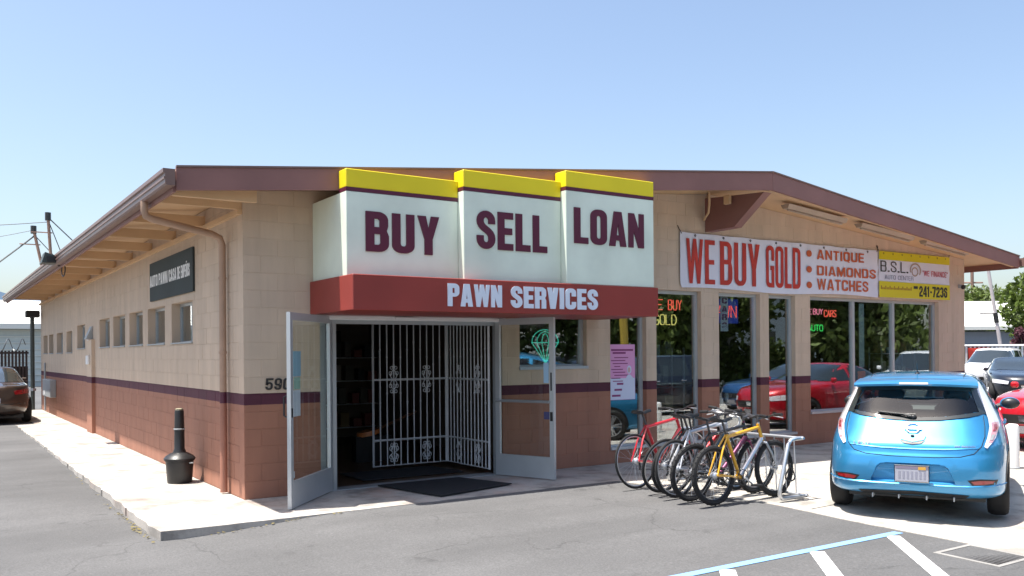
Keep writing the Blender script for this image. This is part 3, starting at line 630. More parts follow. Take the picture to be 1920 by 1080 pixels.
# roof with a shallow prow over the front
XL, XR, XM = -.89, W_ + .89, W_ / 2
def yfr(x): return -.65 - .62 * (1 - abs(x - XM) / (XM + .89))
for x0, x1 in ((XL, XM), (XM, XR)):
    mb = MB(); v = []
    for (x, y) in ((x0, yfr(x0)), (x1, yfr(x1)), (x1, D_ + .5), (x0, D_ + .5)): v.append((x, y))
    mb.add([(x, y, zroof(x) - .12) for x, y in v] + [(x, y, zroof(x) - .01) for x, y in v], [(3, 2, 1, 0), (4, 5, 6, 7), (0, 1, 5, 4), (1, 2, 6, 5), (2, 3, 7, 6), (3, 0, 4, 7)])
    rp = part('roof_panel', mb, M['tan'], shop)
    part('roofing', MB().add([(x, y, zroof(x) - .004) for x, y in v], [(0, 1, 2, 3)]), M['roofing'], rp)
    d = Vector((x1 - x0, yfr(x1) - yfr(x0), 0)).normalized(); n_ = Vector((d.y, -d.x, 0)) * .045
    q = MB(); P0, P1 = Vector((x0, yfr(x0), 0)), Vector((x1, yfr(x1), 0)); vs = []
    for (P, x) in ((P0, x0), (P1, x1)):
        for off_, zz in ((Vector(), zfb(x)), (n_, zfb(x)), (n_, zroof(x)), (Vector(), zroof(x))): vs.append(tuple(P + off_ + Vector((0, 0, zz))))
    q.add(vs, [(0, 1, 2, 3), (7, 6, 5, 4), (0, 4, 5, 1), (1, 5, 6, 2), (2, 6, 7, 3), (3, 7, 4, 0)])
    part('fascia_board', q, M['fascia'], shop)
    # dark drip edge along the top, proud of the board
    q = MB(); vs = []
    for (P, x) in ((P0, x0), (P1, x1)):
        for o_, zz in ((Vector(), zroof(x) + .002), (n_ * 1.35, zroof(x) + .002), (n_ * 1.35, zroof(x) + .022), (Vector(), zroof(x) + .022)): vs.append(tuple(P + o_ + Vector((0, 0, zz))))
    q.add(vs, [(0, 1, 2, 3), (7, 6, 5, 4), (0, 4, 5, 1), (1, 5, 6, 2), (2, 6, 7, 3), (3, 7, 4, 0)])
    part('drip_edge', q, M['gutter'], shop)
    # tan trim strip and conduit under the fascia
    q = MB(); vs = []
    for (P, x) in ((P0, x0), (P1, x1)):
        for o_, zz in ((n_ * -2.4, zfb(x) + .02), (n_ * -1.4, zfb(x) + .02), (n_ * -1.4, zfb(x) + .085), (n_ * -2.4, zfb(x) + .085)): vs.append(tuple(P + o_ + Vector((0, 0, zz))))
    q.add(vs, [(0, 1, 2, 3), (7, 6, 5, 4), (0, 4, 5, 1), (1, 5, 6, 2), (2, 6, 7, 3), (3, 7, 4, 0)])
    part('soffit_trim', q, M['tan'], shop)
for xa, xb in ((XL - .03, XL), (XR, XR + .03)):
    part('fascia_board', MB().box(xa, xb, -.66, D_ + .5, 3.385, 3.60), M['fascia'], shop)
for sgn, xe in ((-1, XL - .032), (1, XR + .032)):
    q = MB(); prof = [(0, 3.43), (.085, 3.43), (.10, 3.45), (.10, 3.49), (.112, 3.495), (.112, 3.515), (.10, 3.52), (.10, 3.55), (.12, 3.56), (.12, 3.60), (.0, 3.60)]
    q.prism([(a * sgn, b) for a, b in prof], [], lambda u, v, w_: (xe + u, D_ + .4 - w_, v), D_ + 1.18)
    gt = part('gutter', q, M['gutter'], shop)
# rafters under the open left eave, and the ledger on the wall
for i, y in enumerate(np.arange(.03, 21, 1.62)):
    part('rafter', MB().box(XL + .002, .004, y, y + .05, 3.375, 3.508), M['tan'], shop)
part('ledger', MB().box(-.055, .003, .02, D_, 3.32, 3.374), M['tan'], shop)
part('rafter', MB().box(XL + .002, .004, -.52, -.45, 3.375, 3.508), M['tan'], shop)
# ridge beam with tapered nose
q = MB(); q.prism([(.0, 3.635), (-.62, 3.64), (-1.22, 4.10), (0, 4.18)], [], lambda u, v, w_: (7.55 + w_, u, v), .17)
part('ridge_beam', q, M['fascia'], shop)
q = MB().tube([(7.36, -.28, 4.22), (7.36, -.28, 4.02), (7.38, -.24, 3.9), (7.42, -.12, 3.83), (7.5, -.03, 3.82)], .018, 8)
part('conduit', q, M['tan'], shop, True)
part('junction_box', MB().cbox(7.44, 7.50, -.62, -.50, 4.0, 4.14, .008), M['tan'], shop)
# downspout
q = MB().tube([(-.985, .44, 3.44), (-.985, .44, 3.33), (-.97, .45, 3.28), (-.90, .46, 3.25), (-.20, .58, 3.14), (-.10, .60, 3.10), (-.07, .605, 3.02), (-.07, .61, 1.236)], .042, 12)
ds = part('downspout', q, M['pipe_tan'], shop, True, 60)
part('pipe_band', MB().tube([(-.07, .61, 1.235), (-.07, .61, 1.10)], .0425, 12), M['pipe_maroon'], ds, True, 60)
part('pipe_band', MB().tube([(-.07, .61, 1.099), (-.07, .61, .02)], .0435, 12), M['pipe_salmon'], ds, True, 60)
for z in (2.6, 1.7): part('strap', MB().tube([(-.07, .61, z), (-.07, .61, z + .03)], .05, 12), M['pipe_tan'], ds, True, 60)
# pilaster on the long wall
part('pilaster', MB().box(-.07, .004, 10.80, 11.50, 0.001, 2.05), M['wall'], shop)
# windows of the long wall
for i, (a, b, z0, z1) in enumerate(LO):
    wn = MB(); t = .045
    wn.box(.12, .16, a + .002, a + t, z0 + .002, z1 - .002).box(.12, .16, b - t, b - .002, z0 + .002, z1 - .002).box(.1205, .1605, a + t, b - t, z0 + .002, z0 + t).box(.1205, .1605, a + t, b - t, z1 - t, z1 - .002)
    wn.box(.123, .157, a + (b - a) * .42, a + (b - a) * .42 + .03, z0 + t, z1 - t)
    wo = part('window', wn, M['aludark'], shop)
    part('pane', MB().box(.138, .144, a + t * .8, b - t * .8, z0 + t * .8, z1 - t * .8), M['glass'], wo)
    part('sill', MB().box(-.02, .118, a + .003, b - .003, z0 + .002, z0 + .022), M['boxgrey'], wo)
    part('blind', MB().box(.24, .26, a - .1, b + .1, z0 - .1, z1 + .1), M['room'], wo)
# front windows
def fwin(x0, x1, z0, z1, mull=(), tilt=0):
    t, y0, y1 = .055, .085, .135; wn = MB()
    wn.box(x0 + .002, x0 + t, y0, y1, z0 + .002, z1 - .002).box(x1 - t, x1 - .002, y0, y1, z0 + .002, z1 - .002)
    wn.box(x0 + t, x1 - t, y0 + .0005, y1, z0 + .002, z0 + t).box(x0 + t, x1 - t, y0 + .0005, y1, z1 - t, z1 - .002)
    for mx in mull: wn.box(mx - .035, mx + .035, y0 - .012, y1, z0 + t, z1 - t)
    wo = part('window', wn, M['alu'], shop)
    part('sill', MB().box(x0 - .01, x1 + .01, -.025, y0 - .002, z0 - .012, z0 + .03), M['alu'], wo)
    e = [x0 + t * .85] + list(mull) + [x1 - t * .85]
    for a, b in zip(e[:-1], e[1:]):
        mb = MB(); yc = .11
        mb.add([(a, yc - tilt, z0 + t * .8), (b, yc - tilt, z0 + t * .8), (b, yc + tilt, z1 - t * .8), (a, yc + tilt, z1 - t * .8), (a, yc + .006 - tilt, z0 + t * .8), (b, yc + .006 - tilt, z0 + t * .8), (b, yc + .006 + tilt, z1 - t * .8), (a, yc + .006 + tilt, z1 - t * .8)], [(0, 1, 2, 3), (7, 6, 5, 4), (0, 4, 5, 1), (1, 5, 6, 2), (2, 6, 7, 3), (3, 7, 4, 0)])
        part('pane', mb, M['glass'], wo)
    return wo
for n_, a, b, c, d in FO[1:]:
    fwin(a, b, c, d, (11.565, 12.84) if n_ == 'w5' else (), -.0175 if n_ == 'w0' else 0.)
# door frame, header and the two open leaves
q = MB().box(.932, 1.01, .02, .13, 0, 2.178).box(3.50, 3.568, .02, .13, 0, 2.178).box(1.01, 3.50, .021, .129, 2.06, 2.178).box(1.10, 1.15, .03, .12, 0, 2.06)
part('door_frame', q, M['aludark'], shop)
part('lintel_cover', MB().cbox(.80, 3.60, -.075, -.005, 2.105, 2.165, .012), M['white'], shop)
part('threshold', MB().box(1.0, 3.5, .0, .22, -.02, .012), M['aludark'], shop)
def leaf(hx, hy, fx, fy, z1, face):
    d = Vector((fx - hx, fy - hy, 0)); L = d.length; d.normalize(); n_ = Vector((-d.y, d.x, 0))
    T = lambda u, v, z: tuple(Vector((hx, hy, 0)) + d * u + n_ * v + Vector((0, 0, z)))
    def bx(mb, u0, u1, z0, z1_, v0=-.022, v1=.022):
        return mb.add([T(u0, v0, z0), T(u1, v0, z0), T(u1, v1, z0), T(u0, v1, z0), T(u0, v0, z1_), T(u1, v0, z1_), T(u1, v1, z1_), T(u0, v1, z1_)], [(3, 2, 1, 0), (4, 5, 6, 7), (0, 1, 5, 4), (1, 2, 6, 5), (2, 3, 7, 6), (3, 0, 4, 7)])
    fr = bx(MB(), 0, .07, .012, z1); bx(fr, L - .07, L, .012, z1); bx(fr, .07, L - .07, z1 - .085, z1 - .001, -.0215, .0215)
    dr_ = part('door', fr, M['alu'], shop)
    part('kick_plate', bx(MB(), .07, L - .07, .014, .30, -.0212, .0212), M['alu'], dr_)
    part('pane', bx(MB(), .065, L - .065, .295, z1 - .08, -.003, .003), M['doorglass'], dr_)
    return dr_, T, L, bx
dl, T1, L1, bx1 = leaf(1.06, .0, .19, -.975, 2.145, 1)
dr2, T2, L2, bx2 = leaf(3.475, .0, 3.81, -.9, 2.15, -1)
part('push_bar', MB().tube([T2(.03, .06, 1.03), T2(L2 - .06, .06, 1.03)], .016, 8), M['aludark'], dr2, True)
part('push_bar', MB().tube([T2(.03, -.06, 1.03), T2(L2 - .06, -.06, 1.03)], .016, 8), M['aludark'], dr2, True)
part('handle', MB().tube([T1(L1 - .035, -.03, 1.0), T1(L1 - .035, -.07, 1.02), T1(L1 - .035, -.07, 1.22), T1(L1 - .035, -.03, 1.24)], .011, 8), M['black'], dl, True)
part('lock', bx1(MB(), L1 - .05, L1 - .02, 1.0, 1.10, -.026, .026), M['black'], dl); part('lock', bx2(MB(), L2 - .06, L2 - .02, .78, .90, -.027, .027), M['black'], dr2)
part('lock', bx2(MB(), L2 - .052, L2 - .03, 1.18, 1.42, -.026, .026), M['black'], dr2)
part('notice_paper', bx1(MB(), L1 - .36, L1 - .14, 1.44, 1.72, -.006, -.0035), M['paperblue'], dl, label='blue notice taped to the left door glass')
part('notice_paper', bx1(MB(), L1 - .34, L1 - .16, 1.30, 1.43, -.006, -.0035), M['papergreen'], dl, label='small green notice between two papers on the door glass')
part('notice_paper', bx1(MB(), L1 - .34, L1 - .14, 1.00, 1.29, -.006, -.0035), M['paper'], dl, label='white notice taped lowest on the door glass')
part('notice_paper', bx1(MB(), L1 - .16, L1 - .09, .33, .40, -.006, -.0035), M['paper'], dl, label='small white sticker above the kick plate')
part('notice_paper', bx2(MB(), L2 - .17, L2 - .09, 1.28, 1.55, -.007, -.0045), M['paperblue'], dr2, label='pale sticker stack beside the door stile')
part('notice_paper', bx2(MB(), L2 - .17, L2 - .08, .80, .90, -.007, -.0045), mat('sticker_navy', (.06, .06, .16), .5), dr2, label='dark navy sticker low on the door glass')
part('door_closer', MB().cbox(1.9, 2.2, -.11, -.076, 2.125, 2.15, .005), M['white'], shop)
# house number
hn = MB()
no = part('house_number', MB().box(.24, .245, .0035, .0055, 1.30, 1.31), M['num'], shop)
for c, mb in text('590', .245, .545, 1.266, 1.405, onY(-.003), .012, .30, .16, .22, .10): part('digit', mb, M['num'], no)
# interior
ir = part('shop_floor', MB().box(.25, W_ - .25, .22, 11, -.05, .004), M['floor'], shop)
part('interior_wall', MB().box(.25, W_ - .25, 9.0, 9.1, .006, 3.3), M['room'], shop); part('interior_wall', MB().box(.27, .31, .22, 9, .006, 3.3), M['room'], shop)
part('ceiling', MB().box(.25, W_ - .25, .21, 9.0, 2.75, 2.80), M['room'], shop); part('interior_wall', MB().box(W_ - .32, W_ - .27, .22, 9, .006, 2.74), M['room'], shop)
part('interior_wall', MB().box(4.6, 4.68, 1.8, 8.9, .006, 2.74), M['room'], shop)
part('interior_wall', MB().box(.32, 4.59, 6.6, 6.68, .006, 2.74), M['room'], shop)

# ================================================================ security gates
def gate(T, L, label, nb):
    t_ = thing('security_gate', label, 'gate', T(0, 0, 0), 0, 'white iron security gates in the doorway')
    z0, z1 = .07, 2.13
    part('frame', MB().tube([T(0, 0, z0), T(L, 0, z0), T(L, 0, z1), T(0, 0, z1)], .02, 4, True), M['gatewhite'], t_)
    for z in (.44, 1.31): part('rail', MB().tube([T(0, 0, z), T(L, 0, z)], .015, 4), M['gatewhite'], t_)
    for i in range(1, nb):
        u = L * i / nb; mb = MB().tube([T(u, 0, z0), T(u, 0, z1)], .0095, 6)
        for z in (1.52 + .11 * abs((i % 6) - 3), .98 + .13 * (2 - abs((i % 6) - 3))): mb.sphere(T(u, 0, z), (.016, .016, .022), 6, 4)
        part('bar', mb, M['gatewhite'], t_)
    for uc in (.27, .72):
        for zc, hgt in ((1.31, .2), (.255, .13)):
            mb = MB()
            for sx in (-1, 1):
                for sz in (-1, 1):
                    pts = [T(L * uc + sx * (.008 + .055 * sin(a) * (1 - a / 7)), -.004, zc + sz * (hgt * a / 4.5)) for a in np.linspace(.2, 4.5, 14)]
                    mb.tube(pts, .007, 5); 
                    mb.tube([T(L * uc + sx * .05 + .024 * cos(a), -.004, zc + sz * hgt * .45 + .028 * sin(a)) for a in np.linspace(0, 2 * pi, 10)[:-1]], .006, 4, True)
                    mb.tube([T(L * uc + sx * .035 + .02 * cos(a), -.004, zc + sz * hgt * .85 + .022 * sin(a)) for a in np.linspace(0, 2 * pi, 10)[:-1]], .006, 4, True)
            part('scroll', mb, M['gatewhite'], t_)
    return t_
gate(lambda u, v, z: (2.24 + u, 1.33 + v, z), 1.19, 'white iron scrollwork gate standing across the dark doorway', 11)
gate(lambda u, v, z: (3.45 - v, .15 + u, z), 1.17, 'white iron scrollwork gate folded back beside the right door leaf', 12)
# ================================================================ things inside
def counter(x0, x1, y0, y1, h, label):
    t_ = thing('display_counter', label, 'counter', ((x0 + x1) / 2, (y0 + y1) / 2, .004))
    part('base', MB().box(x0, x1, y0, y1, .005, h * .55), M['wood'], t_); part('glass_case', MB().box(x0 + .02, x1 - .02, y0 + .02, y1 - .02, h * .552, h - .03), M['doorglass'], t_)
    part('top', MB().cbox(x0 - .02, x1 + .02, y0 - .02, y1 + .02, h - .029, h, .008), M['alu'], t_)
    return t_
counter(.7, 2.5, 4.6, 5.2, 1.12, 'long counter with pale top edge in the dark shop doorway'); counter(5.6, 9.4, 2.4, 3.0, 1.0, 'glass display counter behind the tall shop windows'); counter(10.2, 14.2, 2.8, 3.4, 1.0, 'glass display counter behind the wide shop window')
t_ = thing('guitar', 'orange guitar body lying in the dark behind the left gate', 'guitar', (2.75, 2.5, .42))
part('stand', MB().box(2.45, 3.05, 2.42, 2.58, .006, .40), M['black'], t_)
q = MB(); q.prism(arc(0, 0, .20, .16, 0, 360, 18)[:-1], [], lambda u, v, w_: (2.7 + u, 2.5 + v * .9, .42 + w_ + u * .2), .07); part('body', q, mat('guitar_orange', (.62, .20, .06), .3, coat=1), t_)
part('neck', MB().tube([(2.85, 2.5, .50), (3.5, 2.45, .75)], .022, 6), M['wood'], t_)
for i, (x, y, z, sx, sz, c_) in enumerate([(1.45, 6.5, 1.75, .9, .5, (.05, .05, .05)), (2.6, 6.5, 1.65, .7, .5, (.06, .055, .05)), (3.6, 6.5, 1.95, .6, .4, (.07, .06, .05))]):
    t_ = part('television', MB().cbox(x - sx / 2, x + sx / 2, y - .06, y + .05, z - sz / 2, z + sz / 2, .015), mat('tv_%d' % i, c_, .15)); tag(t_, ['wide dark television hanging deep inside above the counter', 'middle dark television on the back wall of the shop', 'smallest and highest dark television deep inside the shop'][i], 'television', 'televisions on the back wall')
gd = [(.20, .06, .05), (.07, .10, .16), (.30, .27, .24), (.05, .05, .05), (.22, .15, .07), (.12, .11, .09)]
gm = [mat('goods_%d' % i, c_, .45) for i, c_ in enumerate(gd)]
for (nm, x0_, x1_, y_, lb) in (('shelf_rack', 6.62, 7.32, .42, 'metal shelf rack with boxed goods behind the second tall window'), ('shelf_rack', 12.95, 14.1, .55, 'metal shelf rack with boxed goods at the right end of the wide window'), ('shelf_rack', 3.0, 4.4, 5.9, 'wooden shelf rack with boxes deep inside the doorway')):
    t_ = thing(nm, lb, 'shelf', ((x0_ + x1_) / 2, y_, .005), 0, 'shelf racks in the shop')
    for x in (x0_, x1_):
        for y in (y_ - .14, y_ + .14): part('upright', MB().box(x - .012, x + .012, y - .012, y + .012, .006, 1.75), M['steel'], t_)
    for k in range(4):
        z = .25 + k * .45; part('shelf', MB().box(x0_ + .013, x1_ - .013, y_ - .15, y_ + .15, z, z + .02), M['steel'], t_)
        x = x0_ + .06
        while x < x1_ - .2:
            w2 = random.uniform(.10, .2); part('goods_box', MB().cbox(x, x + w2, y_ - .1, y_ + .1, z + .021, z + .021 + random.uniform(.12, .32), .004), random.choice(gm), t_); x += w2 + random.uniform(.02, .12)
# window goods: glass shelves and small wares, candelabrum, poster, neon signs
t_ = thing('wine_glass_set', 'clear stemware standing on a stand in the third tall window', 'stemware', (8.35, .55, 0))
part('stand', MB().cbox(8.0, 8.75, .4, .7, .006, .62, .01), M['wood'], t_)
for i in range(5): part('wine_glass', MB().lathe([(.03, 0), (.004, .01), (.004, .10), (.03, .13), (.038, .19), (.03, .24)], Matrix.Translation((8.1 + i * .13, .55, .622)) @ Matrix.Diagonal((1, 1, 1 + .35 * (i % 3), 1)), 10, False), M['lampclear'], t_, True)
q = MB().box(5.60, 6.10, .145, .150, .96, 1.79)
po = thing('poster', 'pink and pale blue poster with lines of print in the narrow window', 'poster', (5.85, .148, .96))
part('sheet', MB().box(5.59, 6.10,   .1035, .1065, .95, 1.80), M['pink'], po)
part('lower_panel', MB().box(5.595, 6.095,   .1015, .1030, .955, 1.28), M['posterpale'], po)
q = MB()
for i in range(11):
    z = 1.70 - i * .045 - (.02 if i > 1 else 0); a = 5.62 + .03 * (i % 3); b = (6.06 if i < 3 else 5.95) - .05 * ((i * 7) % 4)
    q.box(a, b,   .1000, .1012, z, z + (.028 if i < 2 else .014))
for i in range(3): q.box(5.63 + .05 * i, 5.80 + .03 * i,   .0990, .1010, 1.0 + i * .09, 1.03 + i * .09)
part('print_lines', q, M['posterink'], po)
q = MB(); q.prism(arc(5.98, 1.41, .045, .065, 0, 360, 14)[:-1], [], onY(.1005), .0012); q.prism([(5.90, 1.0), (6.09, 1.0), (6.07, 1.27), (6.0, 1.335), (5.95, 1.33), (5.86, 1.22), (5.80, 1.02)], [], onY(.1000), .001); part('figure_print', q, M['posterpale'], po); q = MB(); q.prism(arc(5.975, 1.405, .026, .042, 0, 360, 12)[:-1], [], onY(.0990), .001); part('face_print', q, M['skin'], po)
def neon(s, u0, u1, v0, v1, mt, y):
    out = MB(); tot = len(s); wl = (u1 - u0) / (tot + .3 * (tot - 1)); h = v1 - v0
    S = {'W': [[(0, 1), (.25, 0), (.5, .8), (.75, 0), (1, 1)]], 'E': [[(1, 0), (0, 0), (0, 1), (1, 1)], [(0, .5), (.8, .5)]], 'B': [[(0, 0), (0, 1), (.7, 1), (.95, .78), (.7, .52), (0, .52)], [(.7, .52), (1, .28), (.75, 0), (0, 0)]], 'U': [[(0, 1), (0, .2), (.25, 0), (.75, 0), (1, .2), (1, 1)]], 'Y': [[(0, 1), (.5, .5), (1, 1)], [(.5, .5), (.5, 0)]],
         'G': [[(1, .8), (.8, 1), (.2, 1), (0, .8), (0, .2), (.2, 0), (.8, 0), (1, .2), (1, .45), (.6, .45)]], 'O': [[(.2, 0), (0, .2), (0, .8), (.2, 1), (.8, 1), (1, .8), (1, .2), (.8, 0), (.2, 0)]], 'L': [[(0, 1), (0, 0), (.9, 0)]], 'D': [[(0, 0), (0, 1), (.65, 1), (1, .7), (1, .3), (.65, 0), (0, 0)]], 'P': [[(0, 0), (0, 1), (.8, 1), (1, .75), (.8, .5), (0, .5)]], 'A': [[(0, 0), (.5, 1), (1, 0)], [(.2, .4), (.8, .4)]], 'N': [[(0, 0), (0, 1), (1, 0), (1, 1)]], 'T': [[(0, 1), (1, 1)], [(.5, 1), (.5, 0)]], 'S': [[(1, .85), (.8, 1), (.2, 1), (0, .8), (.2, .55), (.8, .45), (1, .2), (.8, 0), (.2, 0), (0, .15)]], 'R': [[(0, 0), (0, 1), (.8, 1), (1, .75), (.8, .5), (0, .5)], [(.5, .5), (1, 0)]], 'C': [[(1, .8), (.8, 1), (.2, 1), (0, .8), (0, .2), (.2, 0), (.8, 0), (1, .2)]], '2': [[(0, .8), (.3, 1), (.8, 1), (1, .75), (0, 0), (1, 0)]]}
    for i, c in enumerate(s):
        for st in S.get(c, []): out.tube([(u0 + i * wl * 1.3 + a * wl, y, v0 + b * h) for a, b in st], .009, 6)
    return out
def neon_thing(name, label, rows_, back=None):
    x0 = min(r[1] for r in rows_); z0 = min(r[3] for r in rows_)
    t_ = thing(name, label, 'neon sign', (x0, rows_[0][6], z0))
    for (s, a, b, c, d, mt, y) in rows_: part('neon_tube', neon(s, a, b, c, d, mt, y), mt, t_, True)
    if back: part('backing', MB().box(*back), M['black'] if len(back) == 6 else back[6], t_)
    return t_
neon_thing('neon_sign', 'red and yellow neon sign reading WE BUY GOLD in the tall window', [('WE', 6.50, 6.80, 2.36, 2.52, M['neonred'], .22), ('BUY', 6.93, 7.22, 2.36, 2.52, M['neonred'], .22), ('GOLD', 6.62, 7.10, 2.12, 2.28, M['neonyellow'], .22)])
t_ = neon_thing('neon_sign', 'blue backed neon sign reading PAWN behind a vertical strip of letters', [('PAWN', 7.93, 8.56, 2.26, 2.46, M['neonred'], .26)]); part('panel', MB().cbox(7.88, 8.66, .30, .33, 2.16, 2.58, .01), M['neonblue'], t_)
t_ = thing('letter_strip', 'white vertical strip lettered CARS hanging in the third window', 'sign', (8.17, .17, 2.05)); part('strip', MB().box(8.08, 8.26, .17, .175, 2.02, 2.60), M['paper'], t_)
for i, c in enumerate('CARS'): part('letter', textmb(c, 8.11, 8.23, 2.49 - i * .14, 2.59 - i * .14, onY(.168), .002, .34, .2), mat('strip_ink_%d' % i, (.25, .05, .22), .5), t_)
neon_thing('neon_sign', 'pink and green neon sign reading WE BUY CARS AUTO in the wide window', [('WE', 10.42, 10.62, 2.36, 2.45, M['neonpink'], .3), ('BUY', 10.68, 10.95, 2.36, 2.46, M['neonpink'], .3), ('CARS', 11.0, 11.35, 2.32, 2.44, M['neonred'], .3), ('AUTO', 10.52, 10.95, 2.05, 2.16, M['neongreen'], .3)])
q = MB()
for rx_, rz_ in ((.24, .19), (.15, .16), (.06, .13)): q.tube([(4.50 + rx_ * cos(a), .26, 1.83 + rz_ * sin(a)) for a in np.linspace(0, pi, 14)], .006, 5); q.tube([(4.50 - rx_, .26, 1.83), (4.50 - rx_ * .25, .26, 1.60), (4.50, .26, 1.52)], .006, 5); q.tube([(4.50 + rx_, .26, 1.83), (4.50 + rx_ * .25, .26, 1.60), (4.50, .26, 1.52)], .006, 5)
q.tube([(4.26, .26, 1.83), (4.74, .26, 1.83)], .006, 5)
o = part('neon_emblem', q, M['neonteal'], None, True); tag(o, 'teal neon diamond outline glowing in the small square window', 'neon sign')
o = part('paper_strip', MB().box(11.86, 12.02, .16, .163, 1.35, 2.58), mat('strip_pale', (.50, .62, .66), .6)); tag(o, 'tall pale paper strip hanging inside the wide window', 'paper strip')
o = part('orange_tag', MB().prism([(0, 0), (.12, .12), (.12, .30), (-.12, .30), (-.12, .12)], [], lambda u, v, w_: (11.93 + u, .162 - w_, .98 + v), .004), mat('tag_orange', (.80, .16, .03), .5)); tag(o, 'orange arrow tag stuck low inside the wide window', 'tag')

# ================================================================ signs
def letters(root, s, u0, u1, v0, v1, y, mt, d=.014, **k):
    for c, mb in text(s, u0, u1, v0, v1, onY(y), d, **k): part('letter', mb, mt, root)
def box_sign(x0, x1, yf, zt, label, word, u0, u1, v0, v1):
    t_ = thing('shop_sign', label, 'sign', ((x0 + x1) / 2, yf, 2.56), 0, 'cream box signs stepped along the shop front')
    zs, zm = zt - .205, zt - .25; yb = yfr(x0) - .05
    part('panel', MB().cbox(x0, x1, yf, -.003, 2.562, zm, .006), M['cream'], t_); part('stripe', MB().box(x0 + .0, x1, yf - .002, yb, zm + .0005, zs), M['signmaroon'], t_)
    part('cap', MB().cbox(x0 - .001, x1 + .001, yf - .003, yb, zs + .0005, zt, .006), M['yellow'], t_)
    letters(t_, word, u0, u1, v0, v1, yf, M['signmaroon'], .016, stem=.37, bar=.175, gap=.15)
    return t_
box_sign(.845, 2.285, -1.03, 3.76, 'cream box sign with yellow cap reading BUY', 'BUY', 1.075, 2.02, 2.845, 3.30)
box_sign(2.287, 3.735, -1.16, 3.878, 'cream box sign with yellow cap reading SELL', 'SELL', 2.465, 3.51, 2.945, 3.41)
box_sign(3.737, 5.24, -1.27, 4.005, 'cream box sign with yellow cap reading LOAN', 'LOAN', 3.86, 5.05, 3.085, 3.545)
t_ = thing('shop_sign', 'long red box sign reading PAWN SERVICES under the cream signs', 'sign', (3, -1.29, 2.16))
part('box', MB().cbox(.805, 5.30, -1.29, -.003, 2.165, 2.56, .007), M['signred'], t_)
letters(t_, 'PAWN', 1.985, 2.735, 2.232, 2.498, -1.29, M['letterwhite'], .012, stem=.40, bar=.2, gap=.12); letters(t_, 'SERVICES', 2.865, 4.225, 2.232, 2.498, -1.29, M['letterwhite'], .012, stem=.40, bar=.2, gap=.13)
# vinyl banners
def banner(x0, x1, z0, z1, label, mt, sag=.02):
    t_ = thing('banner', label, 'banner', ((x0 + x1) / 2, -.03, z0), 0, 'vinyl banners on the block wall')
    nx, nz = 60, 14; rows = []
    for j in range(nz + 1):
        v = j / nz; r = []
        for i in range(nx + 1):
            u = i / nx
            r.append((x0 + (x1 - x0) * u + (.03 if j == 0 and i == 0 else 0), -.028 + .005 * sin(u * 31 + v * 4) * sin(v * 6 + u * 7) - .0025 * sin(u * 80 + v * 26) + .004 * sin((u - 1) * 60 - v * 22) * max(0, u - .82) * 5, z0 + (z1 - z0) * v - (sag * .5 * abs(sin(u * pi * 7)) * (v > .98)) + sag * sin(u * pi * 3 + .4) * (1 - v)))
        rows.append(r)
    mb = MB().grid(rows); mb.grid([[(p[0], p[1] + .004, p[2]) for p in r] for r in rows[::-1]])
    part('sheet', mb, mt, t_, True)
    for i in range(8):
        x = x0 + (x1 - x0) * (i + .5) / 8
        part('eyelet', MB().lathe([(.010, 0), (.020, .0), (.020, .006), (.010, .006)], Matrix.Translation((x, -.034, z1 - .045)) @ Matrix.Rotation(pi / 2, 4, 'X'), 10, False), M['black'], t_)
    for xa, sg in ((x0, -1), (x1, 1)):
        part('tie_cord', MB().tube([(xa - sg * .03, -.034, z1 - .03), (xa + sg * .02, -.02, z1 + .05), (xa + sg * .03, -.004, z1 + .10)], .006, 5), M['black'], t_, True)
    return t_
b1 = banner(6.96, 12.19, 2.70, 3.60, 'white vinyl banner lettered WE BUY GOLD with antique, diamonds and watches', M['bannerwhite'])
Yb = -.0405
for wd, a, b in (('WE', 7.08, 7.73), ('BUY', 7.85, 8.82), ('GOLD', 8.98, 9.89)): letters(b1, wd, a, b, 2.78, 3.50, Yb, M['bannerred'], .002, stem=.33, bar=.105, gap=.16)
for i, (wd, b, z0, z1) in enumerate((('ANTIQUE', 11.74, 3.335, 3.51), ('DIAMONDS', 12.11, 3.045, 3.22), ('WATCHES', 11.87, 2.785, 2.985))):
    part('lettering', textmb(wd, 10.35, b, z0, z1, onY(Yb), .002, stem=.27, bar=.17, gap=.20), M['bannerorange'], b1)
    q = MB(); q.prism(arc(10.13, (3.425, 3.14, 2.86)[i], .075, .06, 0, 360, 16)[:-1], [], onY(Yb), .002); part('bullet', q, M['bannerorange'], b1)
b2 = banner(12.215, 14.66, 2.70, 3.60, 'yellow and white car dealer banner with phone number 241-7236', M['bannerwhite'], .004)
part('yellow_band', MB().box(12.22, 14.655, -.0395, -.0365, 3.435, 3.595), M['banneryellow'], b2); part('yellow_band', MB().box(12.22, 14.655, -.0395, -.0365, 2.705, 3.015), M['banneryellow'], b2)
Y2 = -.0385
part('lettering', textmb('B.S.L.', 12.27, 13.18, 3.20, 3.41, onY(Y2), .002, stem=.17, bar=.09, gap=.22), M['ink'], b2)
q = MB()
def ring(cx, cz, a, b, th, a0=0, a1=360):
    n_ = 20; o = [(cx + a * cos(R(a0 + (a1 - a0) * i / n_)), cz + b * sin(R(a0 + (a1 - a0) * i / n_))) for i in range(n_ + 1)]; i_ = [(cx + (a - th) * cos(R(a0 + (a1 - a0) * i / n_)), cz + (b - th) * sin(R(a0 + (a1 - a0) * i / n_))) for i in range(n_ + 1)]
    q.prism(o + i_[::-1], [], onY(Y2), .002)
ring(13.43, 3.27, .19, .145, .03, -40, 200); ring(13.41, 3.24, .11, .095, .025, 0, 355); part('swirl_print', q, M['inkgold'], b2)
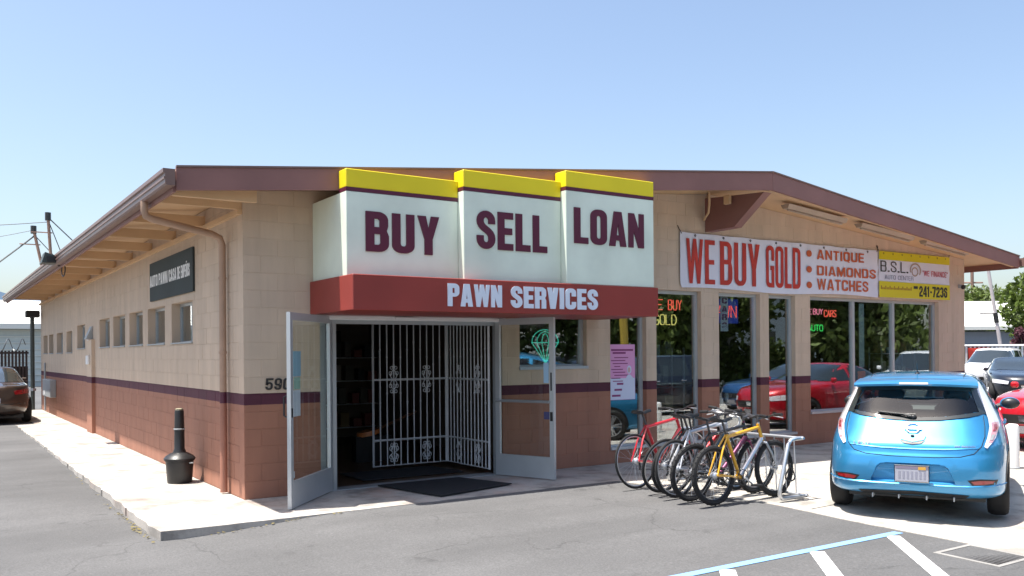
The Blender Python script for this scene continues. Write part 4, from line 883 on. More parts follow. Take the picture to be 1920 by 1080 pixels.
part('lettering', textmb('AUTO CENTER', 12.40, 13.35, 3.06, 3.14, onY(Y2), .002, stem=.14, bar=.08, gap=.25), M['inkblue'], b2)
part('lettering', textmb('"WE FINANCE"', 13.68, 14.58, 3.17, 3.28, onY(Y2), .002, stem=.22, bar=.14, gap=.25), M['inkred'], b2)
part('lettering', textmb('241-7236', 13.55, 14.56, 2.75, 2.965, onY(-.0405), .002, stem=.38, bar=.19, gap=.12), M['ink'], b2)
q = MB()
for i in range(22): q.box(12.27 + i * .047, 12.27 + i * .047 + .03, -.0415, -.0405, 2.86, 2.90 + .03 * ((i * 5) % 3 == 0))
part('web_print', q, M['inkbrown'], b2); part('lettering', MB().box(13.36, 13.50, -.0415, -.0405, 2.90, 2.955), M['ink'], b2)
# dark sign on the long wall
t_ = thing('wall_sign', 'dark green board with white letters above the small windows', 'sign', (-.03, 3.55, 2.56))
part('board', MB().box(-.03, -.004, 2.19, 4.96, 2.56, 3.17), M['signgreen'], t_)
fL = lambda u, v, w_: (-.03 - w_, 7.15 - u, v)
for s_, a, b in (('AUTO', 2.22, 2.78), ('PAWN', 2.86, 3.42), ('/', 3.46, 3.52), ('CASA', 3.56, 4.02), ('DE', 4.08, 4.24), ('EMPEÑOS', 4.30, 4.80)): part('lettering', textmb(s_, a, b, 2.785, 2.965, fL, .003, stem=.34, bar=.16, gap=.15), M['white'], t_)

# ================================================================ fixtures
for i, (x, L_) in enumerate(((9.55, 1.55), (11.55, 1.6), (13.5, 1.5))):
    sl = -.0846; p0 = Vector((x - L_ / 2, -.62, zfb(x - L_ / 2) + .01)); p1 = Vector((x + L_ / 2, -.62, zfb(x + L_ / 2) + .01))
    t_ = thing('strip_light', ['strip light under the gable nearest the ridge beam', 'middle strip light of the three under the right gable slope', 'strip light under the gable closest to the low eave'][i], 'light fixture', (p0 + p1) / 2, 0, 'strip lights under the right gable')
    vs = []
    for p in (p0, p1):
        for y_, z_ in ((-.09, .07), (-.05, -.0), (.05, -.0), (.09, .07)): vs.append((p.x, p.y + y_, p.z + z_))
    part('housing', MB().add(vs, [(0, 4, 5, 1), (1, 5, 6, 2), (2, 6, 7, 3), (3, 7, 4, 0), (0, 1, 2, 3), (7, 6, 5, 4)]), M['tubelamp'], t_)
    part('tube', MB().tube([p0 + Vector((.06, 0, -.022)), p1 + Vector((-.06, 0, -.022))], .014, 8), M['tubelamp'], t_, True)
o = thing('security_camera', 'small dark dome camera on the block wall near the right corner', 'camera', (15.05, 0, 2.98))
part('bracket', MB().cbox(15.02, 15.10, -.07, -.001, 2.97, 3.05, .01), M['boxgrey'], o); part('dome', MB().sphere((15.06, -.10, 2.99), .05), M['black'], o, True)
o = thing('wall_light', 'wedge shaped dark lamp above the pilaster on the long wall', 'light', (-.07, 11.2, 2.08)); part('shade', MB().prism([(0, 2.06), (-.14, 2.06), (-.02, 2.34), (0, 2.34)], [], lambda u, v, w_: (u - .003, 11.05 + w_, v), .3), M['boxgrey'], o); part('bulb', MB().sphere((-.07, 11.2, 2.05), .035), M['lampclear'], o, True)
o = part('keypad_box', MB().cbox(-.12, -.072, 11.0, 11.30, 1.50, 1.70, .01), M['white']); tag(o, 'small white box on the pilaster of the long wall', 'box')
o = thing('electrical_box', 'grey electrical box low on the far end of the long wall', 'electrical box', (-.08, 18.5, .55)); part('cabinet', MB().cbox(-.16, -.002, 17.7, 19.6, .52, 1.02, .012), M['boxgrey'], o); part('conduit', MB().tube([(-.06, 19.9, 1.5), (-.06, 19.9, .05)], .03, 8), M['boxgrey'], o, True); part('tag', MB().box(-.166, -.1605, 19.0, 19.25, .56, .68), M['white'], o)
o = thing('corner_post', 'dark post at the far corner carrying a boxy flood lamp', 'post', (-.25, 21.5, 0)); part('post', MB().tube([(-.25, 21.5, -.1), (-.25, 21.5, 3.05)], .062, 10), M['polegreen'], o, True); part('lamp_head', MB().cbox(-.46, -.06, 21.15, 21.45, 2.92, 3.14, .03), M['black'], o); part('clamp', MB().tube([(-.25, 21.5, .6), (-.25, 21.5, .68)], .1, 10), M['steel'], o, True)
o = thing('floodlight', 'square floodlight fixed on the edge of the left eave', 'floodlight', (-1.05, 8.6, 3.5)); part('housing', MB().prism([(-1.26, 3.44), (-1.02, 3.44), (-1.02, 3.58), (-1.20, 3.64)], [], lambda u, v, w_: (u, 8.3 + w_, v), .42), M['polegreen'], o); part('lens', MB().box(-1.18, -1.02, 8.25, 8.299, 3.45, 3.56), M['black'], o); part('arm', MB().tube([(-1.0, 8.6, 3.5), (-.92, 8.6, 3.42)], .03, 6), M['black'], o)
o = part('cable_loop', MB().tube([(-.85, 8.7 + .25 * cos(a), 3.35 + .12 * sin(a)) for a in np.linspace(0, 2 * pi, 16)[:-1]], .012, 5, True), M['black'], None, True); tag(o, 'black cable coiled in a loop under the left eave', 'cable')
# cigarette receptacle
o = thing('cigarette_receptacle', 'black plastic cigarette bin with tall tube on the pale sidewalk', 'ash bin', (-.28, 1.93, 0))
T = Matrix.Translation((-.28, 1.93, .001))
part('bucket', MB().lathe([(.150, 0), (.156, .01), (.176, .285), (.185, .29), (.185, .318)], T, 32), M['black'], o, True, 40); part('lid', MB().lathe([(.198, .300), (.200, .325), (.175, .355), (.11, .392), (.085, .402)], T, 32), M['black'], o, True, 40)
tb = part('tube', MB().lathe([(.082, .402), (.078, .42), (.066, .45), (.064, .70), (.070, .705), (.070, .715), (.062, .72), (.058, .93), (.054, .955), (.04, .965)], T, 24), M['black'], o, True, 40)
part('band', MB().lathe([(.0665, .700), (.0715, .702), (.0715, .716), (.0665, .718)], T, 24, False), M['boxgrey'], tb, True, 40); part('cap', MB().lathe([(.050, .958), (.052, .975), (.034, .982)], T, 20), mat('cap_worn_brass', (.30, .27, .18), .5), tb, True, 40); part('handle', MB().cbox(-.20, -.15, 1.735, 1.75, .262, .278, .004), M['boxgrey'], o)
# mats
for (c_, lab) in ((((1.68, .0), (1.92, -1.22), (3.12, -.90), (2.86, .0)), 'black rubber mat lying on the entrance walk outside the threshold'), (((1.70, .50), (3.22, .50), (3.12, 1.30), (1.72, 1.30)), 'black rubber mat lying inside the doorway by the gates')):
    q = MB(); q.prism(c_, [], lambda u, v, w_: (u, v, .014 + w_), .012); o = part('door_mat', q, M['blackmat']); tag(o, lab, 'mat', 'black rubber entrance mats')
# bollard
o = thing('bollard', 'short white painted bollard beside the red car', 'bollard', (10.05, -3.61, -.06)); part('post', MB().lathe([(.088, 0), (.088, .60), (.08, .635), (.05, .655)], Matrix.Translation((10.05, -3.61, -.06)), 20), M['white'], o, True, 40); part('base_ring', MB().lathe([(.10, 0), (.10, .03), (.09, .035)], Matrix.Translation((10.05, -3.61, -.06)), 20), M['boxgrey'], o, True, 40)

# ================================================================ VEHICLES
def inpoly(p, poly):
    x, y = p; r = False; n_ = len(poly)
    for i in range(n_):
        x0, y0 = poly[i]; x1, y1 = poly[(i + 1) % n_]
        if (y0 > y) != (y1 > y) and x < (x1 - x0) * (y - y0) / (y1 - y0) + x0: r = not r
    return r
def ringpts(xr, xf, w_, pr, pf, nq):
    xm = (xr + xf) / 2; out = []
    quads = []
    for (x_end, p, s0) in ((xf, pf, 1), (xr, pr, -1)):
        a = abs(x_end - xm); tt = np.linspace(0, pi / 2, 160)
        X = a * np.cos(tt) ** (2 / p); Y = w_ * np.sin(tt) ** (2 / p)
        L_ = np.concatenate([[0], np.cumsum(np.hypot(np.diff(X), np.diff(Y)))]); t_ = np.linspace(0, L_[-1], nq + 1)
        quads.append((np.interp(t_, L_, X), np.interp(t_, L_, Y)))
    (fx, fy), (rx, ry) = quads
    pts = [(xm + fx[i], fy[i]) for i in range(nq)] + [(xm - rx[i], ry[i]) for i in range(nq, 0, -1)]
    pts += [(xm - rx[i], -ry[i]) for i in range(nq)] + [(xm + fx[i], -fy[i]) for i in range(nq, 0, -1)]
    return pts
def crom(K, n):
    K = [np.array(k, float) for k in K]; out = []
    for i in range(len(K) - 1):
        p0, p1, p2, p3 = K[max(i - 1, 0)], K[i], K[i + 1], K[min(i + 2, len(K) - 1)]
        for j in range(n):
            t = j / n; a, b = (p2 - p0) / 2, (p3 - p1) / 2
            h = (2 * t**3 - 3 * t * t + 1) * p1 + (t**3 - 2 * t * t + t) * a * .8 + (-2 * t**3 + 3 * t * t) * p2 + (t**3 - t * t) * b * .8
            out.append(h)
    out.append(K[-1]); return out
def car_body(K, nq=14, sub_=4):
    L_ = crom(K, sub_); mb = MB(); n_ = 4 * nq
    for (z, xr, xf, w_, pr, pf) in L_:
        for (x, y) in ringpts(xr, xf, w_, pr, pf, nq): mb.v.append((x, y, z))
    for i in range(len(L_) - 1):
        for j in range(n_): mb.f.append((i * n_ + j, i * n_ + (j + 1) % n_, (i + 1) * n_ + (j + 1) % n_, (i + 1) * n_ + j))
    mb.f.append(tuple(range(n_))[::-1]); mb.f.append(tuple((len(L_) - 1) * n_ + j for j in range(n_)))
    return mb
AX = {'R': (Vector((1, 0, 0)), lambda a, b: Vector((-3, a, b))), 'F': (Vector((-1, 0, 0)), lambda a, b: Vector((9, a, b))), '+': (Vector((0, -1, 0)), lambda a, b: Vector((a, 4, b))), '-': (Vector((0, 1, 0)), lambda a, b: Vector((a, -4, b))), 'T': (Vector((0, 0, -1)), lambda a, b: Vector((a, b, 5)))}
class Car:
    def __init__(s, K, nq=14, sub_=4):
        s.mb = car_body(K, nq, sub_); s.bvh = BVHTree.FromPolygons([Vector(v) for v in s.mb.v], s.mb.f)
    def hit(s, ax, a, b, off):
        d, f = AX[ax]; r = s.bvh.ray_cast(f(a, b), d)
        if r[0] is None:
            n_ = s.bvh.find_nearest(f(a, b)); return Vector(n_[0]) - d * off
        n_ = r[1] if r[1].dot(d) < 0 else -r[1]
        return r[0] + n_ * off
    def patch(s, ax, top, bot, n=12, m_=6, off=.004, mb=None):
        def res(p):
            p = np.array(p, float); L_ = np.concatenate([[0], np.cumsum(np.hypot(*np.diff(p, axis=0).T))]); t = np.linspace(0, L_[-1], n + 1)
            return np.stack([np.interp(t, L_, p[:, 0]), np.interp(t, L_, p[:, 1])], 1)
        T_, B_ = res(top), res(bot); mb = mb or MB(); rows = []
        for j in range(m_ + 1):
            k = j / m_; rows.append([s.hit(ax, *(B_[i] * (1 - k) + T_[i] * k), off) for i in range(n + 1)])
        # orient faces outward
        a, b, c = rows[0][0], rows[0][1], rows[1][0]; d = AX[ax][0]
        if (Vector(b) - Vector(a)).cross(Vector(c) - Vector(a)).dot(d) > 0: rows = [r[::-1] for r in rows]
        return mb.grid(rows)
    def ribbon(s, ax, path, wd, off=.003, closed=False, sub_=6):
        pts = []
        for i in range(len(path) - (0 if closed else 1)):
            p, q_ = path[i], path[(i + 1) % len(path)]
            for k in range(sub_): pts.append(tuple(np.array(p) + (np.array(q_) - np.array(p)) * k / sub_))
        if not closed: pts.append(path[-1])
        return MB().tube([s.hit(ax, a, b, off) for a, b in pts], wd / 2, 4, closed)
    def cut(s, ax, poly):
        keep = []
        d = AX[ax][0]; drop = set()
        for i, f in enumerate(s.mb.f):
            if len(f) > 4: continue
            P = [Vector(s.mb.v[k]) for k in f]; c = sum(P, Vector()) / len(P); n_ = (P[1] - P[0]).cross(P[2] - P[0])
            if n_.dot(d) >= -1e-7 * 0 and n_.dot(d) > 0: continue
            ab = (c.y, c.z) if ax in 'RF' else (c.x, c.z)
            if inpoly(ab, poly): drop.add(i)
        s.dropped = getattr(s, 'dropped', set()) | drop
    def body(s):
        d = getattr(s, 'dropped', set()); q = MB(); q.v = list(s.mb.v); q.f = [f for i, f in enumerate(s.mb.f) if i not in d]; return q
def wheel_parts(parent, x, y, side, r=.32, wd=.205, rimm='rim', spokes=5):
    T = Matrix.Translation((x, y, r)) @ Matrix.Rotation(-side * pi / 2, 4, 'X')
    prof = [(r * .66, -wd / 2 + .01), (r * .80, -wd / 2), (r * .93, -wd / 2 + .008), (r * .985, -wd * .32), (r, -wd * .2), (r, wd * .2), (r * .985, wd * .32), (r * .93, wd / 2 - .008), (r * .80, wd / 2), (r * .66, wd / 2 - .01)]
    wo = part('wheel', MB().lathe(prof, T, 28, False), M['rubber'], parent, True, 50, world=False); WM.pop(wo.name, None)
    q = MB().lathe([(r * .66, -wd * .4), (r * .66, wd * .42), (r * .62, wd * .42), (r * .60, wd * .25), (r * .60, -wd * .4)], T, 28, False)
    for k in range(spokes):
        a = 2 * pi * k / spokes
        for da in (-.16, .16):
            p = T @ Vector((r * .1 * cos(a), r * .1 * sin(a), wd * .36)); p2 = T @ Vector((r * .63 * cos(a + da), r * .63 * sin(a + da), wd * .40)); q.tube([p, p2], [.026, .018], 5)
    q.lathe([(r * .16, wd * .2), (r * .16, wd * .40), (r * .1, wd * .42)], T, 14)
    rm = part('rim', q, M[rimm], wo, True, 40, world=False)
    dk = part('brake_disc', MB().lathe([(r * .60, 0), (r * .60, wd * .1)], T, 24), M['rimdark'], wo, True, 40, world=False)
    return wo
def generic(kind, paint, label, loc, rz, plate=None, glassm='carglassdark', rimm='rim', group=None, cat='car'):
    if kind == 'sedan':
        K = [(.20, .30, 4.40, .76, 4, 4), (.27, .10, 4.62, .85, 4, 3.4), (.42, .01, 4.74, .90, 4, 3.2), (.60, .0, 4.76, .905, 4, 3.2), (.76, .03, 4.72, .90, 4, 3.2), (.88, .06, 4.55, .885, 4, 3.4), (.955, .14, 4.05, .86, 4.5, 4), (.99, .50, 3.62, .83, 4.5, 4), (1.03, .78, 3.38, .795, 4.5, 4), (1.14, 1.08, 3.06, .735, 4.5, 4), (1.28, 1.45, 2.70, .665, 4.5, 4), (1.385, 1.85, 2.32, .585, 4, 4), (1.42, 1.98, 2.2, .42, 3, 3), (1.43, 2.05, 2.12, .2, 3, 3)]
        fx, rx, r = 3.82, 1.02, .33; L_ = 4.76; zb, zt = 1.01, 1.345
        side = [([(2.40, 1.365), (2.95, 1.16), (3.22, 1.06)], [(2.35, 1.03), (3.25, 1.02)]), ([(1.55, 1.27), (1.85, 1.355), (2.28, 1.37)], [(1.12, 1.03), (2.28, 1.03)])]
        ws = ([(-.54, 1.37), (0, 1.395), (.54, 1.37)], [(-.74, 1.05), (0, 1.02), (.74, 1.05)]); rw = ([(-.52, 1.36), (0, 1.385), (.52, 1.36)], [(-.70, 1.05), (0, 1.035), (.70, 1.05)])
        hl, tl = (.62, .74), (.74, .88)
    else:
        K = [(.26, .30, 4.40, .80, 4, 4), (.34, .10, 4.58, .89, 4, 3.4), (.50, .01, 4.68, .93, 4.5, 3.4), (.75, .0, 4.70, .935, 4.5, 3.4), (.95, .02, 4.64, .93, 4.5, 3.6), (1.05, .05, 4.40, .905, 5, 4), (1.10, .07, 3.75, .89, 5, 4), (1.14, .09, 3.55, .865, 5, 4), (1.30, .16, 3.25, .81, 5, 4), (1.50, .26, 2.90, .745, 5, 4), (1.66, .36, 2.62, .69, 5, 4), (1.72, .55, 2.4, .60, 4, 4), (1.74, 1.0, 2.1, .3, 3, 3)]
        fx, rx, r = 3.75, .95, .37; L_ = 4.70
        side = [([(2.35, 1.63), (2.78, 1.57), (3.32, 1.19)], [(2.35, 1.13), (3.40, 1.12)]), ([(1.35, 1.63), (2.27, 1.63)], [(1.30, 1.13), (2.27, 1.13)]), ([(.55, 1.58), (1.24, 1.62)], [(.42, 1.15), (1.20, 1.14)])]
        ws = ([(-.64, 1.63), (0, 1.66), (.64, 1.63)], [(-.80, 1.17), (0, 1.14), (.80, 1.17)]); rw = ([(-.64, 1.60), (0, 1.62), (.64, 1.60)], [(-.76, 1.16), (0, 1.14), (.76, 1.16)])
        hl, tl = (.80, .93), (.90, 1.25)
    t_ = thing(kind if kind != 'suv' else 'sport_utility', label, cat, loc, rz, group); WM.pop(t_.name)
    c = Car(K, 12, 4)
    # shift everything so that the origin sits under the middle of the car
    def P(name, mb, mt, parent=t_, sm_=True, auto=35):
        mb.v = [(v[0] - L_ / 2, v[1], v[2]) for v in mb.v]; return part(name, mb, mt, parent, sm_, auto, world=False)
    P('body', c.body(), paint, auto=50)
    g_ = M[glassm]
    P('windshield', c.patch('F', *ws, 12, 8, .006), g_); P('rear_window', c.patch('R', *rw, 12, 8, .006), g_)
    for sg in '+-':
        for a, b in side: P('side_window', c.patch(sg, a, b, 8, 5, .006), g_)
        for xw in (fx, rx):
            n_ = 20; o_ = [(xw + (r + .045) * cos(2 * pi * i / n_), r + (r + .045) * sin(2 * pi * i / n_)) for i in range(n_)]
            up_ = [(xw + (r + .05) * cos(a), r + (r + .05) * sin(a)) for a in np.linspace(pi, 0, 16)]; lo = [(xw + (r + .05) * cos(a) * .98, .30) for a in np.linspace(pi, 0, 16)]
            P('wheel_arch', c.patch(sg, up_, lo, 16, 4, .005), M['black'])
        y_ = .72 if kind == 'sedan' else .76
        hx, tx = hl, tl
        s_ = 1 if sg == '+' else -1
        P('headlight', c.patch('F', [(s_ * .40, hx[1] - .03), (s_ * .62, hx[1] + .01), (s_ * .80, hx[1] + .03)], [(s_ * .42, hx[0]), (s_ * .80, hx[0] + .03)], 8, 3, .006), M['lampclear'])
        P('tail_light', c.patch('R', [(s_ * .45, tx[1] - .04), (s_ * .82, tx[1])], [(s_ * .48, tx[0]), (s_ * .83, tx[0] + .02)], 6, 3, .006), M['lampred'])
        mh = 1.02 if kind == 'sedan' else 1.2; mx = 3.1 if kind == 'sedan' else 3.2
        P('mirror', MB().cbox(mx - .045, mx + .045, min(s_ * .86, s_ * 1.0), max(s_ * .86, s_ * 1.0), mh - .02, mh + .09, .03), paint)
        for zz in (.55,): P('side_trim', c.ribbon(sg, [(1.4, .42), (3.4, .42)], .012), M['black'])
        P('door_handle', c.ribbon(sg, [(2.35, .86 if kind == 'sedan' else .98), (2.52, .87 if kind == 'sedan' else .99)], .025, .012), M['chrome']); P('door_handle', c.ribbon(sg, [(1.45, .88 if kind == 'sedan' else 1.0), (1.62, .89 if kind == 'sedan' else 1.01)], .025, .012), M['chrome'])
        for pth in ([(2.32, 1.0), (2.30, .35)], [(3.3, .98), (3.28, .35)], [(1.30, .95), (1.45, .6), (1.5, .35)]): P('door_seam', c.ribbon(sg, pth, .007, .001), M['black'])
    P('grille', c.patch('F', [(-.42, .62), (.42, .62)], [(-.38, .47), (.38, .47)], 8, 3, .008), M['black']); P('lower_grille', c.patch('F', [(-.55, .40), (.55, .40)], [(-.5, .30), (.5, .30)], 8, 2, .008), M['black'])
    P('front_emblem', c.patch('F', [(-.09, .60), (.09, .60)], [(-.07, .51), (.07, .51)], 4, 2, .014), M['chrome'])
    P('number_plate', c.patch('F', [(-.16, .44), (.16, .44)], [(-.16, .32), (.16, .32)], 2, 2, .018), plate or M['plate']); P('number_plate', c.patch('R', [(-.16, .66), (.16, .66)], [(-.16, .54), (.16, .54)], 2, 2, .012), M['plate'])
    P('rear_bumper_trim', c.ribbon('R', [(-.85, .52), (0, .50), (.85, .52)], .02, .004), M['black'])
    P('underbody', MB().box(.5, L_ - .5, -.7, .7, .14, .3), M['black'], sm_=False)
    for s_ in (1, -1):
        for xw in (fx, rx):
            wo = wheel_parts(t_, xw - L_ / 2, s_ * (.80 if kind == 'sedan' else .83), s_, r, .22, rimm)
    return t_

# ---- the blue hatchback in front
pb = carpaint('paint_sky_blue', (.035, .27, .53), .55, .36)
K = [(.20, .42, 4.00, .76, 5, 4), (.245, .14, 4.25, .85, 6, 3.6), (.30, .065, 4.33, .878, 6.5, 3.4), (.40, .022, 4.40, .888, 6, 3.2), (.54, .0, 4.43, .890, 5.6, 3.2), (.64, .018, 4.42, .890, 5.4, 3.2), (.69, .040, 4.40, .888, 5.4, 3.2), (.74, .055, 4.38, .884, 5.4, 3.2), (.78, .075, 4.34, .878, 5.4, 3.2), (.84, .128, 4.28, .868, 5.2, 3.2), (.95, .215, 4.05, .838, 5, 3.4), (1.03, .285, 3.62, .800, 5, 3.8), (1.08, .325, 3.38, .772, 5, 4), (1.20, .405, 3.02, .712, 5, 4), (1.32, .485, 2.66, .650, 5, 4), (1.39, .55, 2.36, .610, 5, 4), (1.44, .66, 2.15, .555, 5, 4), (1.475, .90, 1.95, .44, 4, 3.6), (1.49, 1.2, 1.75, .2, 3, 3)]
ra = Vector((5.95, -4.66, 0)); hd = R(28.0)
Lc = thing('hatchback', 'sky blue electric hatchback parked rear first beside the bike rack', 'car', (ra.x + cos(hd) * 1.4, ra.y + sin(hd) * 1.4, gz(6.6, -4.2) + .002), hd); WM.pop(Lc.name)
Lc.rotation_euler = (0, 0, hd)
c = Car(K, 22, 6)
XO = .78 + 1.4
def P(name, mb, mt, parent=None, sm_=True, auto=35, label=None):
    mb.v = [(v[0] - XO, v[1], v[2]) for v in mb.v]; return part(name, mb, mt, parent or Lc, sm_, auto, world=False, label=label)
rwt = [(-.575, 1.325), (-.30, 1.345), (0, 1.35), (.30, 1.345), (.575, 1.325)]; rwb = [(-.665, 1.075), (-.50, 1.040), (-.25, 1.008), (0, .998), (.25, 1.008), (.50, 1.040), (.665, 1.075)]
inner_t = [(-.52, 1.31), (0, 1.33), (.52, 1.31)]; inner_b = [(-.60, 1.09), (-.3, 1.045), (0, 1.03), (.3, 1.045), (.60, 1.09)]
c.cut('R', inner_t + inner_b[::-1])
wst = [(-.50, 1.405), (0, 1.425), (.50, 1.405)]; wsb = [(-.74, 1.09), (0, 1.06), (.74, 1.09)]
c.cut('F', [(-.46, 1.39), (0, 1.41), (.46, 1.39), (.68, 1.12), (0, 1.09), (-.68, 1.12)])
sw = [([(2.02, 1.39), (2.45, 1.31), (3.05, 1.09)], [(1.98, 1.03), (3.08, 1.03)]), ([(1.05, 1.37), (1.5, 1.40), (1.94, 1.40)], [(.92, 1.10), (1.90, 1.03)])]
for sg in '+-':
    for a, b in sw: 
        pl = [(p[0] * .94 + .12, p[1] * .94 + .075) for p in a] + [(p[0] * .94 + .12, p[1] * .94 + .075) for p in b[::-1]]
        c.cut(sg, pl)
c.cut('R', [(-.412, .385), (.412, .385), (.345, .56), (.31, .588), (.25, .600), (-.25, .600), (-.31, .588), (-.345, .56)])
P('body', c.body(), pb, auto=60)
P('rear_window', c.patch('R', rwt, rwb, 20, 10, .007), M['carglass'])
q = c.patch('R', [(-.575, 1.33), (0, 1.355), (.575, 1.33)], [(-.55, 1.295), (0, 1.315), (.55, 1.295)], 16, 2, .010); 
c.patch('R', inner_b, rwb, 16, 2, .010, q)
for s_ in (1, -1): c.patch('R', [(s_ * .575, 1.327), (s_ * .52, 1.315)], [(s_ * .665, 1.075), (s_ * .60, 1.088)], 2, 8, .010, q)
P('window_border', q, M['carglassdark'])
P('windshield', c.patch('F', wst, wsb, 14, 8, .006), M['carglass'])
for sg in '+-':
    for a, b in sw: P('side_window', c.patch(sg, a, b, 10, 6, .006), M['carglass'])
# spoiler over the window
q = MB(); rows = []
for i in range(17):
    y = -.60 + 1.2 * i / 16; k = 1 - (abs(y) / .62) ** 3 * .5; zt = 1.393 + .022 * (1 - (y / .62) ** 2); xb = .33 + .10 * (abs(y) / .6) ** 2.5
    rows.append([(.72, y * .95, zt + .032), (.55, y * .98, zt + .012), (xb + .03, y, zt - .012), (xb, y, zt - .028), (xb + .006, y, zt - .05), (xb + .08, y, zt - .062), (.62, y * .97, zt - .06)])
q.grid(rows); P('spoiler', q, pb, auto=50)
P('stop_lamp', MB().cbox(  .322, .342, -.14, .14, 1.376, 1.398, .004), M['lampclear'])
# tail lamps: long strip from the roof down the shoulder
for s_ in (1, -1):
    out_ = [(s_ * .597, 1.385), (s_ * .652, 1.27), (s_ * .712, 1.14), (s_ * .765, 1.02), (s_ * .785, .95), (s_ * .74, .83), (s_ * .67, .75)]
    inn = [(s_ * .560, 1.385), (s_ * .590, 1.27), (s_ * .640, 1.14), (s_ * .680, 1.02), (s_ * .690, .95), (s_ * .672, .84), (s_ * .645, .765)]
    P('tail_light', c.patch('R', out_, inn, 24, 4, .010), M['lampclear'])
    P('lamp_lens', c.patch('R', [(s_ * .768, .985), (s_ * .770, .93), (s_ * .715, .80)], [(s_ * .705, .985), (s_ * .712, .93), (s_ * .682, .80)], 8, 3, .0135), M['lamppink'])
    P('lamp_lens', c.patch('R', [(s_ * .752, .965), (s_ * .752, .93), (s_ * .742, .90)], [(s_ * .725, .965), (s_ * .728, .93), (s_ * .715, .90)], 8, 2, .0165), M['lampred'])
    P('lamp_lens', c.patch('R', [(s_ * .735, .87), (s_ * .712, .82)], [(s_ * .702, .87), (s_ * .690, .82)], 6, 2, .0175), M['boxgrey'])
    P('reflector', c.patch('R', [(s_ * .53, .428), (s_ * .62, .44), (s_ * .735, .432)], [(s_ * .56, .396), (s_ * .72, .408)], 8, 2, .006), M['lampred'])
    P('reflector_recess', c.patch('R', [(s_ * .50, .44), (s_ * .62, .455), (s_ * .77, .442)], [(s_ * .54, .388), (s_ * .75, .396)], 8, 2, .003), M['black'])
# hatch seam and bumper crease
seam = [(-.640, 1.06), (-.655, .95), (-.655, .86), (-.625, .77), (-.56, .70), (-.44, .668), (-.22, .655), (0, .652), (.22, .655), (.44, .668), (.56, .70), (.625, .77), (.655, .86), (.655, .95), (.640, 1.06)]
P('hatch_seam', c.ribbon('R', seam, .009, .0005), M['black'])
P('hatch_crease', c.ribbon('R', [(-.60, .755), (-.3, .735), (0, .73), (.3, .735), (.60, .755)], .014, .001), pb)
P('bumper_crease', c.ribbon('R', [(-.84, .385), (-.5, .375), (0, .372), (.5, .375), (.84, .385)], .022, .002), pb)
# plate recess and plate
ol = [(-.40, .392), (.40, .392), (.335, .55), (.30, .578), (.25, .588), (-.25, .588), (-.30, .578), (-.335, .55)]
def dens(p, k=6): return [tuple(np.array(p[i]) + (np.array(p[(i + 1) % len(p)]) - np.array(p[i])) * j / k) for i in range(len(p)) for j in range(k)]
od = dens(ol); sc2 = lambda f: [(x * f[0], .49 + (z - .49) * f[1]) for x, z in od]
fl = MB().grid([[c.hit('R', a, b, o_) for a, b in pts + pts[:1]] for pts, o_ in ((sc2((1.20, 1.62)), .0015), (sc2((1, 1)), .003), (sc2((.985, .95)), -.02), (sc2((.965, .88)), -.042))])
q = c.patch('R', [(-.345, .53), (-.29, .575), (-.24, .583), (.24, .583), (.29, .575), (.345, .53)], [(-.40, .398), (.40, .398)], 18, 4, -.0425)
P('plate_surround', fl, pb); P('plate_recess', q, pb)
pp = P('number_plate', MB().cbox(-.030, -.010, -.157, .157, .405, .565, .004), M['plate'])
P('plate_strip', MB().box(-.0325, -.0305, -.15, .15, .535, .56), M['platetop'], pp); P('plate_strip', MB().box(-.0340, -.0328, -.13, -.06, .528, .558), M['orange'], pp)
q = MB()
for i in range(7): q.box(-.0322, -.0306, -.13 + i * .039, -.13 + i * .039 + .020, .435, .51)
P('plate_print', q, mat('plate_grey_ink', (.25, .25, .31), .5), pp)
P('plate_frame', MB().tube([(-.028, -.16, .402), (-.028, .16, .402), (-.028, .16, .568), (-.028, -.16, .568)], .005, 4, True), M['black'], pp)
# badge, handle, lettering, wiper, antenna
h0 = c.hit('R', 0, .875, .012)
q = MB().tube([c.hit('R', .062 * cos(a), .925 + .046 * sin(a), .012) for a in np.linspace(0, 2 * pi, 28)[:-1]], .0085, 6, True); P('badge_ring', q, M['chrome'])
P('badge_bar', c.patch('R', [(-.082, .938), (.082, .938)], [(-.082, .912), (.082, .912)], 6, 2, .018), M['chrome'])
P('badge_lettering', textmb('NISSAN', -.07, .07, .917, .933, lambda u, v, w_: tuple(c.hit('R', -u, v, .019 + w_)), .002, .3, .18), M['ink'])
P('hatch_handle', c.patch('R', [(-.125, .86), (0, .868), (.125, .86)], [(-.11, .815), (0, .790), (.11, .815)], 10, 4, .014), pb); P('handle_recess', c.patch('R', [(-.12, .812), (0, .79), (.12, .812)], [(-.085, .782), (0, .772), (.085, .782)], 10, 2, .008), M['black'])
P('hatch_camera', MB().sphere(c.hit('R', 0, .845, .02), (.014, .02, .016)), M['black'])
P('model_lettering', textmb('LEAF', .40, .565, .752, .782, lambda u, v, w_: tuple(c.hit('R', .965 - u, v, .004 + w_)), .004, .24, .16, .45), M['chrome'])
P('model_lettering', textmb('ZERO EMISSION', -.57, -.37, .758, .775, lambda u, v, w_: tuple(c.hit('R', -.94 - u, v, .004 + w_)), .003, .22, .16, .3), M['chrome'])
wp = MB().tube([c.hit('R', .02, 1.03, .03), c.hit('R', .10, 1.048, .035), c.hit('R', .34, 1.072, .03)], [.016, .011, .008], 6); wp.tube([c.hit('R', -.02, 1.055, .022), c.hit('R', .36, 1.062, .022)], .006, 4); P('wiper', wp, M['black'])
P('wiper_pivot', MB().sphere(c.hit('R', .0, 1.03, .02), (.022, .034, .022)), M['black'])
